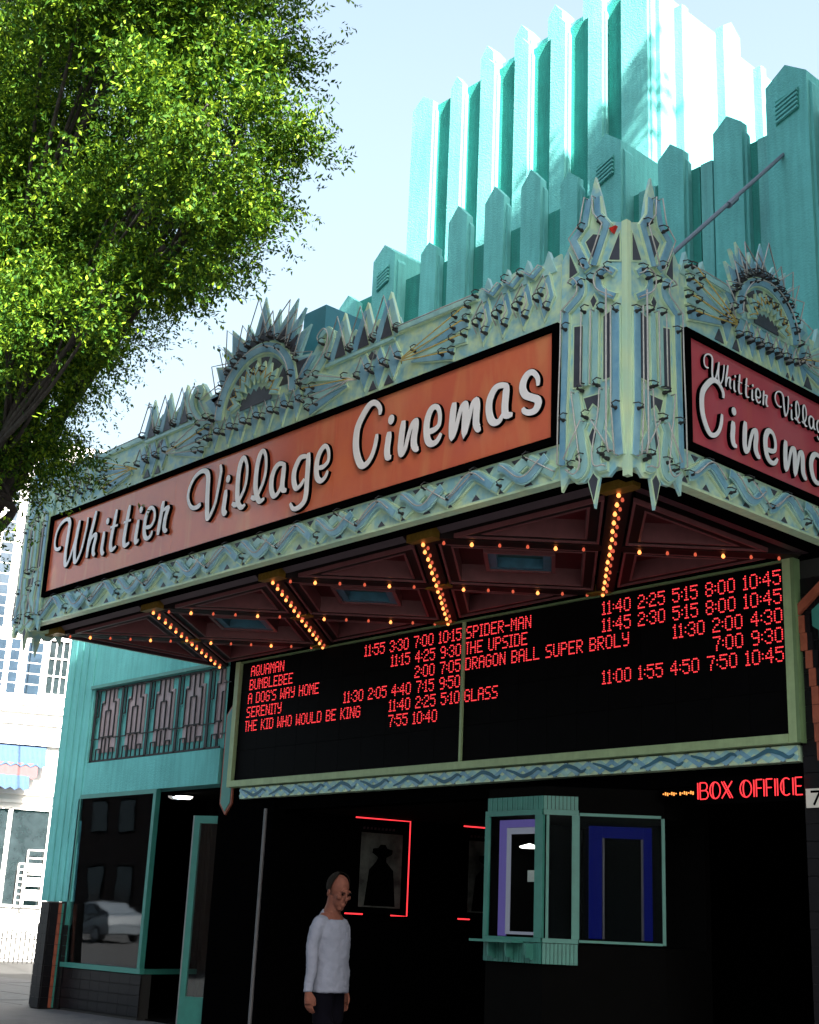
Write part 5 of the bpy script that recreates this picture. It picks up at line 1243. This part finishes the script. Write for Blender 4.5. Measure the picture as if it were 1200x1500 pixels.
# arms (skin inside the sleeves so that the wrists continue)
for s, wx, wy, wz in ((-1, -.03, -.235, .865), (1, .03, .215, .870)):
    limb(HB, [(-.01, .10*s, 1.37, .035), (-.015, .17*s, 1.37, .035), (-.024, .214*s, 1.18, .024), (-.013, .230*s, 1.09, .022), (wx*.55, .233*s, 1.0, .022), (wx-.004, wy, wz+.06, .022), (wx, wy, wz, .026)]); hand(HB, wx, wy, wz-.02, -s, .006)
# legs inside the trousers and feet
for s, fx in ((-1, .12), (1, -.06)):
    limb(HB, [(0, .08*s, 1.0, .06), (.012, .085*s, .78, .050), (.02, .088*s, .65, .045), (fx, .09*s, .48, .040), (fx-.01, .09*s, .30, .04), (fx-.02, .09*s, .10, .034)]); limb(HB, [(fx-.05, .09*s, .05, .034), (fx+.06, .09*s, .045, .034), (fx+.14, .09*s, .035, .026)])
fuse(HB, "body", M['skin'], MAN, .0062, 2)
for s in (1, -1):
    e = MB(); ball(e, hp(.087, .027*s, .004), (.008, .011, .007), 8, hr); e.obj("eye", M['black'], MAN, smooth=True)
    e = MB(); ball(e, hp(.097, .027*s, .020), (.006, .018, .0035), 8, hr); e.obj("eyebrow", M['hair'], MAN, smooth=True)
HR = MB()
def capv(th, a): 
    r = (.1005, .0795, .1005); q = Vector((r[0]*sin(th)*cos(a), r[1]*sin(th)*sin(a), r[2]*cos(th))); return hp(q.x-.012, q.y, q.z+.030)
rows = []
for i in range(10):
    th = radians(14+i*10.6); w0 = 66+2.0*i; rows.append([capv(th, radians(w0+(360-2*w0)*k/20)) for k in range(21)])
vs = [p for r in rows for p in r]; HR.add(vs, [(i*21+k, i*21+k+1, (i+1)*21+k+1, (i+1)*21+k) for i in range(9) for k in range(20)])
ho = HR.obj("hair", M['hair'], MAN, smooth=True, recalc=False); sdm = ho.modifiers.new("thick", 'SOLIDIFY'); sdm.thickness = .004; sdm.offset = 1
# shirt
S = MB()
loft([(.02, 0, .845, .135, .185), (.02, 0, .86, .140, .188), (.025, 0, .95, .132, .180), (.025, 0, 1.06, .124, .172), (.022, 0, 1.16, .128, .178), (.018, 0, 1.26, .132, .188), (.010, 0, 1.34, .126, .190), (.0, 0, 1.375, .108, .165, .15), (.0, 0, 1.405, .092, .125, -.15), (.004, 0, 1.42, .082, .092, -.40), (.006, 0, 1.425, .080, .082, -.52)], 28, S)
for s, wx, wy, wz in ((-1, -.03, -.235, .865), (1, .03, .215, .870)):
    limb(S, [(-.005, .10*s, 1.37, .060), (-.01, .165*s, 1.355, .062), (-.018, .200*s, 1.29, .055), (-.026, .222*s, 1.18, .049), (-.015, .232*s, 1.09, .045), (wx*.55, .233*s, 1.0, .042), (wx-.004, wy, wz+.06, .037), (wx, wy, wz-.005, .040), (wx, wy, wz-.018, .036)], 16)
fuse(S, "shirt", M['shirt'], MAN, .008, 2, (.022, .07))
pk = MB(); pk.tube([(.108+.04, 0, 1.30), (.150, -.001, 1.20)], .004, 5)
for z in (1.345, 1.31, 1.275): ball(pk, (.14-(1.30-z)*-.05-.008, 0, z), (.006, .006, .006), 6)
pk.obj("placket", M['shirt'], MAN, smooth=True)
Tt = MB()
loft([(.0, 0, 1.0, .10, .145), (.005, 0, .93, .115, .155), (.01, 0, .84, .118, .165)], 20, Tt)
for s, fx in ((-1, .12), (1, -.06)):
    limb(Tt, [(.005, .080*s, .90, .09), (.012, .085*s, .78, .088), (.02, .088*s, .65, .078), (fx, .09*s, .48, .066), (fx-.01, .09*s, .30, .060), (fx-.02, .09*s, .09, .058)], 16)
fuse(Tt, "trousers", M['trouser'], MAN, .011, 3, (.008, .07))
for s, fx in ((-1, .12), (1, -.06)):
    sh = MB(); limb(sh, [(fx-.075, .09*s, .055, .040), (fx-.02, .09*s, .052, .046), (fx+.08, .09*s, .048, .044), (fx+.16, .09*s, .036, .030), (fx+.18, .09*s, .034, .012)], 12); sh.obj("shoe", M['black'], MAN, smooth=True)
print("OBJECTS", len(bpy.data.objects), "polys", sum(len(o.data.polygons) for o in bpy.data.objects if o.type == 'MESH'))
